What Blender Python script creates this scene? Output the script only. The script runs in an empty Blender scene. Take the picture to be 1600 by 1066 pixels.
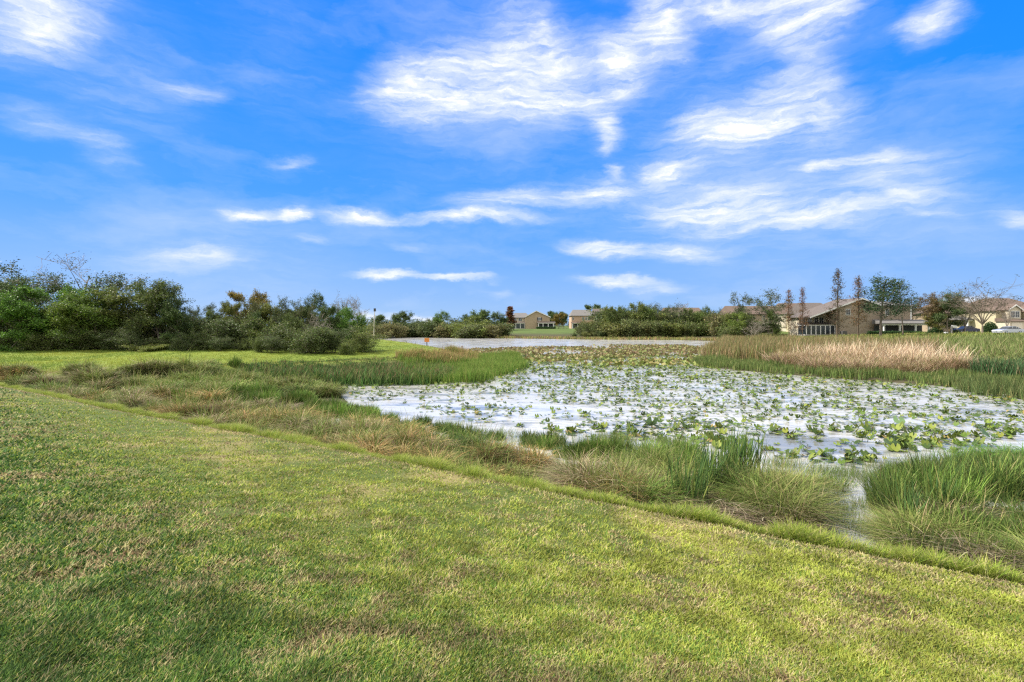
import bpy, math, random
import numpy as np
from math import radians as R
sc = bpy.context.scene
EYE = 3.6          # camera height above the pond, metres
# ------------------------------------------------------------------ camera
cam_d = bpy.data.cameras.new('camera'); cam = bpy.data.objects.new('camera', cam_d)
sc.collection.objects.link(cam); sc.camera = cam
cam.location = (0, 0, EYE); cam.rotation_euler = (R(90), 0, 0)
cam_d.lens = 18; cam_d.sensor_width = 36; cam_d.shift_y = -25/1600
cam_d.clip_start = 0.1; cam_d.clip_end = 6000
# ------------------------------------------------------------------ light and exposure
SUN_EL, SUN_DIR = 46, (-0.93, 0.22)      # sun stands to the left, slightly ahead of the camera
SUN_STRENGTH, SKY_STRENGTH = 5.0, 0.105
vs = sc.view_settings
vs.view_transform = 'Standard'; vs.look = 'None'; vs.gamma = 1; vs.exposure = 0.72
sc.cycles.use_denoising = False; sc.cycles.pixel_filter_type = 'BLACKMAN_HARRIS'; sc.cycles.filter_width = 1.3
sc.cycles.max_bounces = 6; sc.cycles.diffuse_bounces = 3; sc.cycles.sample_clamp_indirect = 6; sc.cycles.use_adaptive_sampling = False
sd = bpy.data.lights.new('sun', 'SUN'); sun = bpy.data.objects.new('sun', sd); sc.collection.objects.link(sun)
sd.energy = SUN_STRENGTH; sd.angle = R(1.2); sd.color = (1, 0.94, 0.84)
n = math.hypot(*SUN_DIR); sx, sy = SUN_DIR[0]/n, SUN_DIR[1]/n
from mathutils import Vector, Matrix
sv = Vector((sx*math.cos(R(SUN_EL)), sy*math.cos(R(SUN_EL)), math.sin(R(SUN_EL))))
sun.rotation_euler = sv.to_track_quat('Z', 'Y').to_euler()
sun.location = sv*60
# ------------------------------------------------------------------ sky with clouds
world = bpy.data.worlds.new('World'); sc.world = world; world.use_nodes = True
nt = world.node_tree; N = nt.nodes; L = nt.links; N.clear()
out = N.new('ShaderNodeOutputWorld'); bg = N.new('ShaderNodeBackground'); L.new(bg.outputs[0], out.inputs[0])
bg.inputs[1].default_value = SKY_STRENGTH
sky = N.new('ShaderNodeTexSky'); sky.sky_type = 'NISHITA'; sky.sun_disc = False
sky.sun_elevation = R(SUN_EL); sky.sun_rotation = math.atan2(sx, sy)
sky.air_density = 1.0; sky.dust_density = 0.6; sky.ozone_density = 1.5
def wmath(op, a, b=None, c=None, clamp=False):
    m = N.new('ShaderNodeMath'); m.operation = op; m.use_clamp = clamp
    for i, v in enumerate((a, b, c)):
        if v is None: continue
        if isinstance(v, (int, float)): m.inputs[i].default_value = v
        else: L.new(v, m.inputs[i])
    return m.outputs[0]
tc = N.new('ShaderNodeTexCoord'); sep = N.new('ShaderNodeSeparateXYZ'); L.new(tc.outputs['Generated'], sep.inputs[0])
X_, Y_, Z_ = sep.outputs
az = wmath('ARCTAN2', X_, Y_)
el = wmath('ARCSINE', Z_)
comb = N.new('ShaderNodeCombineXYZ'); L.new(az, comb.inputs[0]); L.new(el, comb.inputs[1])
base = comb.outputs[0]
def wnoise(vec, scale, detail, rough=.55, sx_=1, sy_=1, loc=(0, 0, 0), rot=0):
    mp = N.new('ShaderNodeMapping'); mp.inputs['Scale'].default_value = (sx_, sy_, 1); mp.inputs['Location'].default_value = loc
    mp.inputs['Rotation'].default_value = (0, 0, rot)
    L.new(vec, mp.inputs[0]); t = N.new('ShaderNodeTexNoise'); t.inputs['Scale'].default_value = scale
    t.inputs['Detail'].default_value = detail; t.inputs['Roughness'].default_value = rough
    L.new(mp.outputs[0], t.inputs['Vector']); return t
def vadd(a, b_, scale):
    s1 = N.new('ShaderNodeVectorMath'); s1.operation = 'SUBTRACT'; L.new(b_, s1.inputs[0]); s1.inputs[1].default_value = (.5, .5, .5)
    s2 = N.new('ShaderNodeVectorMath'); s2.operation = 'MULTIPLY'; L.new(s1.outputs[0], s2.inputs[0]); s2.inputs[1].default_value = scale
    s3 = N.new('ShaderNodeVectorMath'); s3.operation = 'ADD'; L.new(a, s3.inputs[0]); L.new(s2.outputs[0], s3.inputs[1]); return s3.outputs[0]
w1 = wnoise(base, 5, 3, .6, 1, 2.2); warped = vadd(base, w1.outputs['Color'], (.12, .06, 0))
w2 = wnoise(base, 30, 7, .75, 1, 2.4, (3, 1, 0)); warped = vadd(warped, w2.outputs['Color'], (.034, .02, 0))
def pxdir(px, py):
    u, v = (px-800)/800, (508-py)/800
    return math.atan(u), math.atan(v/math.hypot(1, u))
STROKES = [  # clouds: two ends and half width of each streak, opacity
 (-40,50,120,12,24,.85),(-20,8,190,-8,22,.6),(240,138,350,148,11,.38),(-20,172,120,205,12,.36),(100,205,205,258,12,.34),
 (560,150,700,118,28,.85),(600,140,800,118,36,.8),(700,120,960,118,44,1.),(560,158,1000,146,16,.8),(760,75,880,108,46,.75),(820,30,850,75,22,.5),(935,150,1010,60,30,1.),(990,70,1080,5,32,.95),
 (600,30,900,-20,30,.15),(1040,10,1230,2,14,.95),(1190,10,1340,22,30,.85),(1190,-10,1330,-10,30,.8),
 (915,195,975,192,26,.78),(930,215,955,222,16,.7),
 (1040,210,1240,195,18,.95),(1130,195,1300,130,22,.85),(1190,170,1340,170,34,.55),(1200,100,1330,90,22,.3),(1050,180,1180,182,14,.4),
 (1235,270,1330,254,7,1.),(1310,256,1430,242,9,.9),(1400,246,1470,241,5,.4),(1425,45,1520,0,16,.7),
 (1000,275,1105,258,14,.75),(690,315,900,300,13,.6),(860,305,1020,290,16,.65),(950,266,975,266,7,.6),(700,335,880,338,7,.5),
 (1000,335,1260,330,20,.85),(1040,310,1220,312,18,.6),(1180,345,1370,328,13,.75),(1300,318,1500,268,26,.5),(1330,310,1560,318,14,.35),(1400,336,1500,334,5,.5),
 (350,330,440,334,7,.8),(432,335,475,334,7,.9),(480,334,640,338,8,.8),(600,338,840,341,7,.75),
 (870,382,1000,396,9,.95),(960,396,1150,392,10,.7),(900,438,1035,447,6,.75),(990,460,1070,455,6,.5),
 (552,428,660,435,5,.85),(640,435,770,438,4,.7),(170,405,400,400,12,.5),(300,398,360,396,6,.5),(415,246,495,244,5,.5),(470,375,520,378,5,.3),
 (600,388,660,386,5,.3),(1545,342,1640,338,10,.6),(540,492,640,500,6,.6),(640,500,700,503,5,.6),(1470,466,1560,470,5,.8),(760,458,800,456,4,.3),
 (980,230,1500,260,70,.16),(300,60,560,120,80,.08),(850,320,1600,330,60,.2),(0,100,330,130,60,.16),(0,400,600,420,60,.12),(900,60,1400,140,120,.14),(500,200,1000,190,60,.12)]
acc = None
for (x1, y1, x2, y2, hw, st) in STROKES:
    a1, e1 = pxdir(x1, y1); a2, e2 = pxdir(x2, y2)
    mp = N.new('ShaderNodeMapping'); mp.vector_type = 'TEXTURE'
    mp.inputs['Location'].default_value = ((a1+a2)/2, (e1+e2)/2, 0)
    mp.inputs['Rotation'].default_value = (0, 0, math.atan2(e2-e1, a2-a1))
    mp.inputs['Scale'].default_value = (math.hypot(a2-a1, e2-e1)/2*1.5+.006, hw/800*2.4, 1)
    L.new(warped, mp.inputs[0])
    d = N.new('ShaderNodeVectorMath'); d.operation = 'DOT_PRODUCT'; L.new(mp.outputs[0], d.inputs[0]); L.new(mp.outputs[0], d.inputs[1])
    v = wmath('SUBTRACT', 1, d.outputs['Value'], clamp=True)
    v = wmath('MULTIPLY', wmath('POWER', v, 3.2), min(1.35*st, 1.2) if st > .5 else 1.1*st)
    acc = v if acc is None else wmath('SUBTRACT', wmath('ADD', acc, v), wmath('MULTIPLY', acc, v))
st1 = wnoise(warped, 7, 7, .62, 1, 5.5, (1, 5, 0), .24)
tex = N.new('ShaderNodeMapRange'); tex.inputs[1].default_value = .32; tex.inputs[2].default_value = .66; tex.inputs[3].default_value = .34; tex.inputs[4].default_value = 1.15
L.new(st1.outputs[0], tex.inputs[0])
st2 = wnoise(warped, 22, 5, .6, 1, 6.5, (3, 9, 0), .34); tx2 = N.new('ShaderNodeMapRange'); tx2.inputs[1].default_value = .34; tx2.inputs[2].default_value = .62; tx2.inputs[3].default_value = .68; tx2.inputs[4].default_value = 1.05
L.new(st2.outputs[0], tx2.inputs[0])
cl = wmath('MULTIPLY', wmath('MULTIPLY', acc, tex.outputs[0]), tx2.outputs[0], clamp=True)
vl = wnoise(warped, 2.6, 6, .6, 1, 3.0, (7, 2, 0), .2); vm = N.new('ShaderNodeMapRange'); vm.inputs[1].default_value = .50; vm.inputs[2].default_value = .75; vm.inputs[4].default_value = .22
L.new(vl.outputs[0], vm.inputs[0]); cl = wmath('SUBTRACT', wmath('ADD', cl, vm.outputs[0]), wmath('MULTIPLY', cl, vm.outputs[0]))
# broken cloud cover added out of view overhead and behind, to whiten the water
nz = wnoise(tc.outputs['Generated'], 1.9, 7, .6, 1, 1, (4, 2, 1))
mr = N.new('ShaderNodeMapRange'); mr.inputs[1].default_value = .26; mr.inputs[2].default_value = .46; L.new(nz.outputs[0], mr.inputs[0])
hi = N.new('ShaderNodeMapRange'); hi.inputs[1].default_value = .57; hi.inputs[2].default_value = .72; L.new(Z_, hi.inputs[0])
bk = N.new('ShaderNodeMapRange'); bk.inputs[1].default_value = .25; bk.inputs[2].default_value = -.35; L.new(Y_, bk.inputs[0])
oc = wmath('MULTIPLY', wmath('MAXIMUM', hi.outputs[0], bk.outputs[0]), mr.outputs[0])
cl = wmath('MAXIMUM', cl, oc, clamp=True)
# low thin haze near the horizon
grade = N.new('ShaderNodeValToRGB'); L.new(Z_, grade.inputs[0]); cr = grade.color_ramp
cr.elements[0].position = 0.0; cr.elements[0].color = (.35, .56, .90, 1)
cr.elements[1].position = .55; cr.elements[1].color = (.0, .23, 1., 1)
for p_, c_ in ((.055, (.25, .48, .92, 1)), (.2, (.06, .34, 1., 1)), (.36, (.005, .27, 1., 1))):
    e = cr.elements.new(p_); e.color = c_
SKYK = 1/SKY_STRENGTH
mx = N.new('ShaderNodeMix'); mx.data_type = 'RGBA'; mx.inputs[0].default_value = .94
skb = N.new('ShaderNodeVectorMath'); skb.operation = 'SCALE'; L.new(grade.outputs[0], skb.inputs[0]); skb.inputs['Scale'].default_value = SKYK*.655
L.new(sky.outputs[0], mx.inputs[6]); L.new(skb.outputs[0], mx.inputs[7])
mc = N.new('ShaderNodeMix'); mc.data_type = 'RGBA'; L.new(cl, mc.inputs[0]); L.new(mx.outputs[2], mc.inputs[6])
wh = N.new('ShaderNodeMix'); wh.data_type = 'RGBA'; L.new(oc, wh.inputs[0]); wh.inputs[6].default_value = (.64*SKYK, .655*SKYK, .69*SKYK, 1); wh.inputs[7].default_value = (.86*SKYK, .84*SKYK, .82*SKYK, 1)
L.new(wh.outputs[2], mc.inputs[7])
L.new(mc.outputs[2], bg.inputs[0])
world.cycles.sampling_method = 'MANUAL'; world.cycles.sample_map_resolution = 512

# ------------------------------------------------------------------ helpers
rng = np.random.default_rng(7); random.seed(7)
C = sc.collection
def W(px, py, z=0.0):
    d = (EYE-z)*800/(py-508); return ((px-800)/800*d, d)
def D(px, d): return ((px-800)/800*d, d)
def tag(o, label=None, cat=None, group=None, kind=None):
    if label: o['label'] = label
    if cat: o['category'] = cat
    if group: o['group'] = group
    if kind: o['kind'] = kind
    return o
def thing(name, label, cat, loc, rz=0, group=None):
    o = bpy.data.objects.new(name, None); C.objects.link(o); o.location = loc; o.rotation_euler = (0, 0, rz)
    o.empty_display_size = .3
    return tag(o, label, cat, group)
def link(name, me, parent=None):
    o = bpy.data.objects.new(name, me); C.objects.link(o)
    if parent is not None: o.parent = parent
    return o
_lat = {}
def vnoise(x, y, s, seed=0):
    if seed not in _lat: _lat[seed] = np.random.default_rng(1000+seed).random((256, 256))
    g = _lat[seed]; x = np.asarray(x)/s+1000; y = np.asarray(y)/s+1000
    xi = np.floor(x).astype(int); yi = np.floor(y).astype(int); fx = x-xi; fy = y-yi
    fx = fx*fx*(3-2*fx); fy = fy*fy*(3-2*fy)
    a = g[xi % 256, yi % 256]; b = g[(xi+1) % 256, yi % 256]; c = g[xi % 256, (yi+1) % 256]; d = g[(xi+1) % 256, (yi+1) % 256]
    return (a*(1-fx)+b*fx)*(1-fy)+(c*(1-fx)+d*fx)*fy
def fbm(x, y, s, seed=0):
    return (vnoise(x, y, s, seed)*.5+vnoise(x, y, s/2.1, seed+1)*.3+vnoise(x, y, s/4.7, seed+2)*.2)
def polysd(x, y, P):                       # signed distance, positive inside
    P = np.array(P, float); dmin = np.full(x.shape, 1e9); ins = np.zeros(x.shape, bool)
    for i in range(len(P)):
        a = P[i]; b = P[(i+1) % len(P)]; e = b-a
        t = np.clip(((x-a[0])*e[0]+(y-a[1])*e[1])/(e@e), 0, 1)
        dmin = np.minimum(dmin, np.hypot(x-a[0]-t*e[0], y-a[1]-t*e[1]))
        c = ((a[1] > y) != (b[1] > y)) & (x < (b[0]-a[0])*(y-a[1])/((b[1]-a[1]) if b[1] != a[1] else 1e-9)+a[0])
        ins ^= c
    return np.where(ins, dmin, -dmin)
def sm(a, b, x): t = np.clip((x-a)/(b-a), 0, 1); return t*t*(3-2*t)
# ---- terrain
NX, NY = .521, .853
PEN = [(-140,20),(-60,24.5),(-27,28.6),(-21.7,28.9),(-18.3,32.5),(-11.6,38.5),(-7.2,43.5),(-6.2,49),(-8.1,59),(-15.4,77),(-23.6,94),(-31,110),(-60,140),(-140,150)]
MARSH = [(-7.6,23.6),(-9.6,28.2),(-13.5,33.5),(-20,36),(-60,40),(-60,5),(-26,25),(-12,15.5)]
FAR = [(-900,168),(-140,172),(-40,162),(-10,142),(0,137),(23,126),(40,122),(47,112),(42,103),(31,78),(20.5,55),(16.5,45),(19,39.5),(21.8,35.4),(26,30),(29,26.5),(40,20),(80,8),(300,-30),(1600,-60),(1600,2500),(-900,2500)]
MWATER = []
def height(x, y):
    x = np.asarray(x, float); y = np.asarray(y, float)
    s = NX*x+NY*y+.10*np.sin(x*.35)
    near = np.interp(s, [-60, 7.9, 8.0, 8.35, 8.9, 9.6, 30], [8, .70, .63, .60, .12, -.18, -.3])
    near = near+.012*(vnoise(x, y, .7, 30)-.5)
    m = np.interp(polysd(x, y, MARSH), [-1.5, .6], [-.3, .13])+.10*(vnoise(x, y, 1.5, 31)-.5)*(polysd(x, y, MARSH) > 0)
    p = polysd(x, y, PEN); pen = np.clip(.92+.33*p, -.3, .92)+np.clip(.035*p, 0, .62)+.06*sm(0, 3, p)*(vnoise(x, y, 9, 32)-.5)
    f = polysd(x, y, FAR); far = np.clip(.1+.2*f, -.3, .12)+np.clip(.042*(f-3), 0, 1.88)
    return np.maximum(np.maximum(near, m), np.maximum(pen, far))
def hz(x, y): return float(height(np.array([x]), np.array([y]))[0])

# ---- materials
def mat(name, col=(.5, .5, .5), rough=.7, spec=.4, metal=0, attr=False, trans=0, noise=None, bump=None, objcol=False):
    m = bpy.data.materials.new(name); m.use_nodes = True; t = m.node_tree; p = t.nodes['Principled BSDF']
    p.inputs['Base Color'].default_value = (*col, 1); p.inputs['Roughness'].default_value = rough
    p.inputs['Specular IOR Level'].default_value = spec; p.inputs['Metallic'].default_value = metal
    src = None
    if attr:
        a = t.nodes.new('ShaderNodeAttribute'); a.attribute_name = 'Col'; src = a.outputs['Color']
    if noise:
        c2, sc_, det = noise; tn = t.nodes.new('ShaderNodeTexNoise'); tn.inputs['Scale'].default_value = sc_; tn.inputs['Detail'].default_value = det
        tcn = t.nodes.new('ShaderNodeTexCoord'); t.links.new(tcn.outputs['Object'], tn.inputs['Vector'])
        mr_ = t.nodes.new('ShaderNodeMapRange'); mr_.inputs[1].default_value = .35; mr_.inputs[2].default_value = .65; t.links.new(tn.outputs[0], mr_.inputs[0])
        mm = t.nodes.new('ShaderNodeMix'); mm.data_type = 'RGBA'; t.links.new(mr_.outputs[0], mm.inputs[0])
        if src: t.links.new(src, mm.inputs[6])
        else: mm.inputs[6].default_value = (*col, 1)
        mm.inputs[7].default_value = (*c2, 1); src = mm.outputs[2]
    if objcol:
        oi = t.nodes.new('ShaderNodeObjectInfo'); mm = t.nodes.new('ShaderNodeMix'); mm.data_type = 'RGBA'; mm.blend_type = 'MULTIPLY'; mm.inputs[0].default_value = 1
        t.links.new(src, mm.inputs[6]) if src else None
        if not src: mm.inputs[6].default_value = (*col, 1)
        t.links.new(oi.outputs['Color'], mm.inputs[7]); src = mm.outputs[2]
    if src: t.links.new(src, p.inputs['Base Color'])
    if bump:
        tn = t.nodes.new('ShaderNodeTexNoise'); tn.inputs['Scale'].default_value = bump[0]; b = t.nodes.new('ShaderNodeBump'); b.inputs['Strength'].default_value = bump[1]
        t.links.new(tn.outputs[0], b.inputs['Height']); t.links.new(b.outputs[0], p.inputs['Normal'])
    if trans:
        tr = t.nodes.new('ShaderNodeBsdfTranslucent'); ms = t.nodes.new('ShaderNodeMixShader'); ms.inputs[0].default_value = trans
        if src: t.links.new(src, tr.inputs[0])
        else: tr.inputs[0].default_value = (*col, 1)
        o = t.nodes['Material Output']; t.links.new(p.outputs[0], ms.inputs[1]); t.links.new(tr.outputs[0], ms.inputs[2]); t.links.new(ms.outputs[0], o.inputs[0])
    return m
M_BLADE = mat('blade', rough=.65, spec=.14, attr=True, trans=.36)
M_MARSH = mat('marsh_blade', rough=.7, spec=.12, attr=True, trans=.16)
M_LEAF = mat('leaf', rough=.55, spec=.3, attr=True, trans=.3, objcol=True)
M_PAD = mat('lily_leaf', rough=.55, spec=.18, attr=True, trans=.15)
M_BARK = mat('bark', rough=.9, spec=.1, attr=True, objcol=True)

# ---- numpy geometry accumulator: triangles and quads with a colour per vertex
class Geo:
    def __init__(s): s.v = []; s.c = []; s.q = []; s.t = []; s.n = 0
    def add(s, v, c, q=None, t=None):
        v = np.asarray(v, np.float32).reshape(-1, 3); s.v.append(v); s.c.append(np.broadcast_to(np.asarray(c, np.float32), v.shape))
        if q is not None and len(q): s.q.append(np.asarray(q, np.int64)+s.n)
        if t is not None and len(t): s.t.append(np.asarray(t, np.int64)+s.n)
        s.n += len(v)
    def mesh(s, name, m, smooth=False):
        me = bpy.data.meshes.new(name); v = np.concatenate(s.v); c = np.concatenate(s.c)
        q = np.concatenate(s.q) if s.q else np.zeros((0, 4), np.int64); t = np.concatenate(s.t) if s.t else np.zeros((0, 3), np.int64)
        me.vertices.add(len(v)); me.vertices.foreach_set('co', v.ravel())
        me.loops.add(q.size+t.size); me.loops.foreach_set('vertex_index', np.concatenate([q.ravel(), t.ravel()]).astype(np.int32))
        me.polygons.add(len(q)+len(t))
        me.polygons.foreach_set('loop_start', np.concatenate([np.arange(len(q))*4, q.size+np.arange(len(t))*3]).astype(np.int32))
        at = me.color_attributes.new('Col', 'FLOAT_COLOR', 'POINT')
        at.data.foreach_set('color', np.concatenate([c, np.ones((len(c), 1), np.float32)], 1).ravel().astype(np.float32))
        if smooth: me.polygons.foreach_set('use_smooth', np.ones(len(q)+len(t), bool))
        me.materials.append(m); me.update(calc_edges=True); return me
def blades(g, P, h, w, az, lean, curve, droop, col, seg=2, tipfade=None, face=None):
    """n curved tapering grass blades; every argument is an array of n"""
    n = len(P); dx, dy = np.cos(az), np.sin(az)
    fa = az+np.pi/2+(rng.random(n)-.5)*1.6 if face is None else face
    sx_, sy_ = np.cos(fa), np.sin(fa); vs_ = []
    for j in range(seg+1):
        t = j/seg; off = h*(lean*t+curve*t*t); cz = h*(t-droop*t*t)
        cx = P[:, 0]+dx*off; cy = P[:, 1]+dy*off; z = P[:, 2]+cz
        if j < seg:
            ww = w*(1-.55*t)*.5 if j else w*.4
            vs_.append(np.stack([cx-sx_*ww, cy-sy_*ww, z], 1)); vs_.append(np.stack([cx+sx_*ww, cy+sy_*ww, z], 1))
        else: vs_.append(np.stack([cx, cy, z], 1))
    k = 2*seg+1; V = np.stack(vs_, 1).reshape(-1, 3); base = np.arange(n)*k
    q = [np.stack([base+2*j, base+2*j+1, base+2*j+3, base+2*j+2], 1) for j in range(seg-1)]
    t = np.stack([base+2*seg-2, base+2*seg-1, base+2*seg], 1)
    if tipfade is None: cc = np.repeat(col, k, 0)
    else:
        ts = np.array([(j/seg)**3 for j in range(seg) for _ in (0, 1)]+[1.0])[None, :, None]
        cc = (col[:, None, :]*(1-ts)+tipfade[:, None, :]*ts).reshape(-1, 3)
    g.add(V, cc, np.concatenate(q) if q else None, t)
def pick(pal, wts, n, jit=.18):
    pal = np.array(pal); wts = np.array(wts, float); i = rng.choice(len(pal), n, p=wts/wts.sum())
    return pal[i]*(1+(rng.random((n, 1))-.5)*2*jit)*(1+(rng.random((n, 3))-.5)*.12)
def tufts(g, x, y, nb, h, w, spread, pal, wts, lean=.35, curve=.35, droop=.15, seg=3, z=None, hj=.35, jit=.25, tip=None, tilt=None, tipf=.38):
    """tufts centred on x,y each of nb blades"""
    n = len(x)
    if n == 0: return
    h = np.broadcast_to(h, (n,)); zz = np.maximum(height(x, y), -.05) if z is None else np.broadcast_to(z, (n,))
    X = np.repeat(x, nb)+rng.normal(0, spread, n*nb); Y = np.repeat(y, nb)+rng.normal(0, spread, n*nb); Z = np.repeat(zz, nb)-.03
    H = np.repeat(h, nb)*(1-hj*rng.random(n*nb)**1.3); A = rng.random(n*nb)*2*np.pi
    if tilt is not None:
        ta = np.repeat(rng.random(n)*6.283, nb); A = np.where(rng.random(n*nb) < tilt, ta+rng.normal(0, .5, n*nb), A)
    tc_ = np.repeat(1+(rng.random((n, 1))-.5)*jit*1.2, nb, 0)
    col = pick(pal, wts, n*nb, jit)*tc_
    tp = None
    if tip is not None: tp = np.where((rng.random(n*nb) < tipf)[:, None], pick([tip], [1], n*nb, .2), col*1.15)
    blades(g, np.stack([X, Y, Z], 1), H, w*(.6+.8*rng.random(n*nb)), A, lean*(.2+1.3*rng.random(n*nb)), curve*rng.random(n*nb)*1.6, droop*rng.random(n*nb)*1.5, col, seg, tp)
def tube(g, pts, rad, col, sides=5):
    pts = np.array(pts, float); rad = np.array(rad, float); k = len(pts); V = []
    for i in range(k):
        d = pts[min(i+1, k-1)]-pts[max(i-1, 0)]; d /= np.linalg.norm(d)+1e-9
        a = np.cross(d, [0.3, 1, 0.1]); a /= np.linalg.norm(a)+1e-9; b = np.cross(d, a)
        th = np.arange(sides)*2*np.pi/sides
        V.append(pts[i]+rad[i]*(np.cos(th)[:, None]*a+np.sin(th)[:, None]*b))
    q = [(i*sides+j, i*sides+(j+1) % sides, (i+1)*sides+(j+1) % sides, (i+1)*sides+j) for i in range(k-1) for j in range(sides)]
    g.add(np.concatenate(V), col, q)

# ================================================================== ground and water
G_LAWN = np.array((.075, .10, .025)); G_SOIL = np.array((.07, .062, .035)); G_FAR = np.array((.085, .12, .032))
na = 720; rr = np.concatenate([[.4], np.geomspace(.8, 1800, 330)])
th = np.arange(na)*2*np.pi/na
gx = (rr[:, None]*np.sin(th)[None]).ravel(); gy = (rr[:, None]*np.cos(th)[None]).ravel()
gz = height(gx, gy)
s_ = NX*gx+NY*gy
lawn = sm(8.5, 7.6, s_)[:, None]; pen_sd = polysd(gx, gy, PEN); pl = sm(-1.2, .4, pen_sd)[:, None]
fl = sm(12, 30, polysd(gx, gy, FAR))[:, None]
fb = fbm(gx, gy, 2.5, 3)[:, None]
lawncol = G_LAWN*(1-sm(.5, .68, fb))+np.array((.22, .185, .08))*sm(.5, .68, fb)
pencol = np.array((.155, .20, .034))*(.8+.45*fbm(gx, gy, 4, 9)[:, None])
gc = G_SOIL*(1-lawn)+lawncol*lawn; gc = gc*(1-pl)+pencol*pl; gc = gc*(1-fl)+G_FAR*(.75+.5*fb)*fl
i0 = (np.arange(len(rr)-1)[:, None]*na+np.arange(na)[None]).ravel(); j0 = (np.arange(len(rr)-1)[:, None]*na+(np.arange(na)+1)[None] % na).ravel()
g = Geo(); g.add(np.stack([gx, gy, gz], 1), gc, np.stack([i0, j0, j0+na, i0+na], 1)[:, ::-1])
g.add([[0, 0, hz(0, 0)]], [G_LAWN], None, None)
base_i = len(gx); g.t.append(np.array([[(k+1) % na, k, base_i] for k in range(na)])[:, ::-1])
M_GROUND = mat('ground', rough=.95, spec=.1, attr=True, bump=(9, .4))
tag(link('ground', g.mesh('ground', M_GROUND, True)), kind='structure')
# water
mw = bpy.data.materials.new('water'); mw.use_nodes = True; t = mw.node_tree; p = t.nodes['Principled BSDF']
p.inputs['Roughness'].default_value = .13; p.inputs['IOR'].default_value = 1.7
p.inputs['Specular IOR Level'].default_value = .8
tcw = t.nodes.new('ShaderNodeTexCoord'); mpw = t.nodes.new('ShaderNodeMapping'); mpw.inputs['Scale'].default_value = (.7, 1.6, 1)
t.links.new(tcw.outputs['Object'], mpw.inputs[0])
def tn_(sc_, det):
    q = t.nodes.new('ShaderNodeTexNoise'); q.inputs['Scale'].default_value = sc_; q.inputs['Detail'].default_value = det; t.links.new(mpw.outputs[0], q.inputs['Vector']); return q
nA, nB = tn_(2.2, 4), tn_(.16, 3)
bmp = t.nodes.new('ShaderNodeBump'); bmp.inputs['Strength'].default_value = .5; bmp.inputs['Distance'].default_value = .12
mrb = t.nodes.new('ShaderNodeMapRange'); mrb.inputs[1].default_value = .42; mrb.inputs[2].default_value = .56; mrb.inputs[3].default_value = .12; mrb.inputs[4].default_value = 1
t.links.new(nB.outputs[0], mrb.inputs[0]); mu = t.nodes.new('ShaderNodeMath'); mu.operation = 'MULTIPLY'
t.links.new(nA.outputs[0], mu.inputs[0]); t.links.new(mrb.outputs[0], mu.inputs[1]); t.links.new(mu.outputs[0], bmp.inputs['Height']); t.links.new(bmp.outputs[0], p.inputs['Normal'])
def wn(kind, **k):
    q = t.nodes.new(kind)
    for a_, b_ in k.items(): setattr(q, a_, b_)
    return q
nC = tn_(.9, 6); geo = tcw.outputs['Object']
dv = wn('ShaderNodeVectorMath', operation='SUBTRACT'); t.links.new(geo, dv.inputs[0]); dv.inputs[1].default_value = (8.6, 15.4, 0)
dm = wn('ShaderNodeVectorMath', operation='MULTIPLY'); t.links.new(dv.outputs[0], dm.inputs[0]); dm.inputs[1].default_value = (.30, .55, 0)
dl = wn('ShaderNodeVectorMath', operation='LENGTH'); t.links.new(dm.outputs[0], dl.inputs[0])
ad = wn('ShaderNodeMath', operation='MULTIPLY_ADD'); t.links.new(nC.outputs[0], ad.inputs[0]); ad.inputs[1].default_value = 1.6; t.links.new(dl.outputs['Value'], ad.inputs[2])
sky_glare = wn('ShaderNodeMapRange'); t.links.new(ad.outputs[0], sky_glare.inputs[0]); sky_glare.inputs[1].default_value = 1.3; sky_glare.inputs[2].default_value = 1.75  # one patch kept darker so the blue sky reflection shows
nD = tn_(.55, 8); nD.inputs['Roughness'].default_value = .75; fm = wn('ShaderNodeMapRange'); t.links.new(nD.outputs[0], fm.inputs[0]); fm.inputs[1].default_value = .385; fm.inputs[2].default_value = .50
mlt = wn('ShaderNodeMath', operation='MULTIPLY'); t.links.new(sky_glare.outputs[0], mlt.inputs[0]); t.links.new(fm.outputs[0], mlt.inputs[1])
mxw = wn('ShaderNodeMix', data_type='RGBA'); t.links.new(mlt.outputs[0], mxw.inputs[0]); mxw.inputs[6].default_value = (.17, .175, .17, 1); mxw.inputs[7].default_value = (.48, .47, .445, 1); t.links.new(mxw.outputs[2], p.inputs['Base Color'])  # pale tone paints the bright sky reflection into the water's base colour
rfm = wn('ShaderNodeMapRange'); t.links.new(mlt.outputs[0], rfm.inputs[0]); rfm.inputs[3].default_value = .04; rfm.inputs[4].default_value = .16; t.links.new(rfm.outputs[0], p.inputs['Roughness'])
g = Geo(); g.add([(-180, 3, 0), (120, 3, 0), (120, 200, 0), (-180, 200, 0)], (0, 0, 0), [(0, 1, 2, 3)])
wo = link('water', g.mesh('water', mw)); tag(wo, kind='structure')

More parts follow.
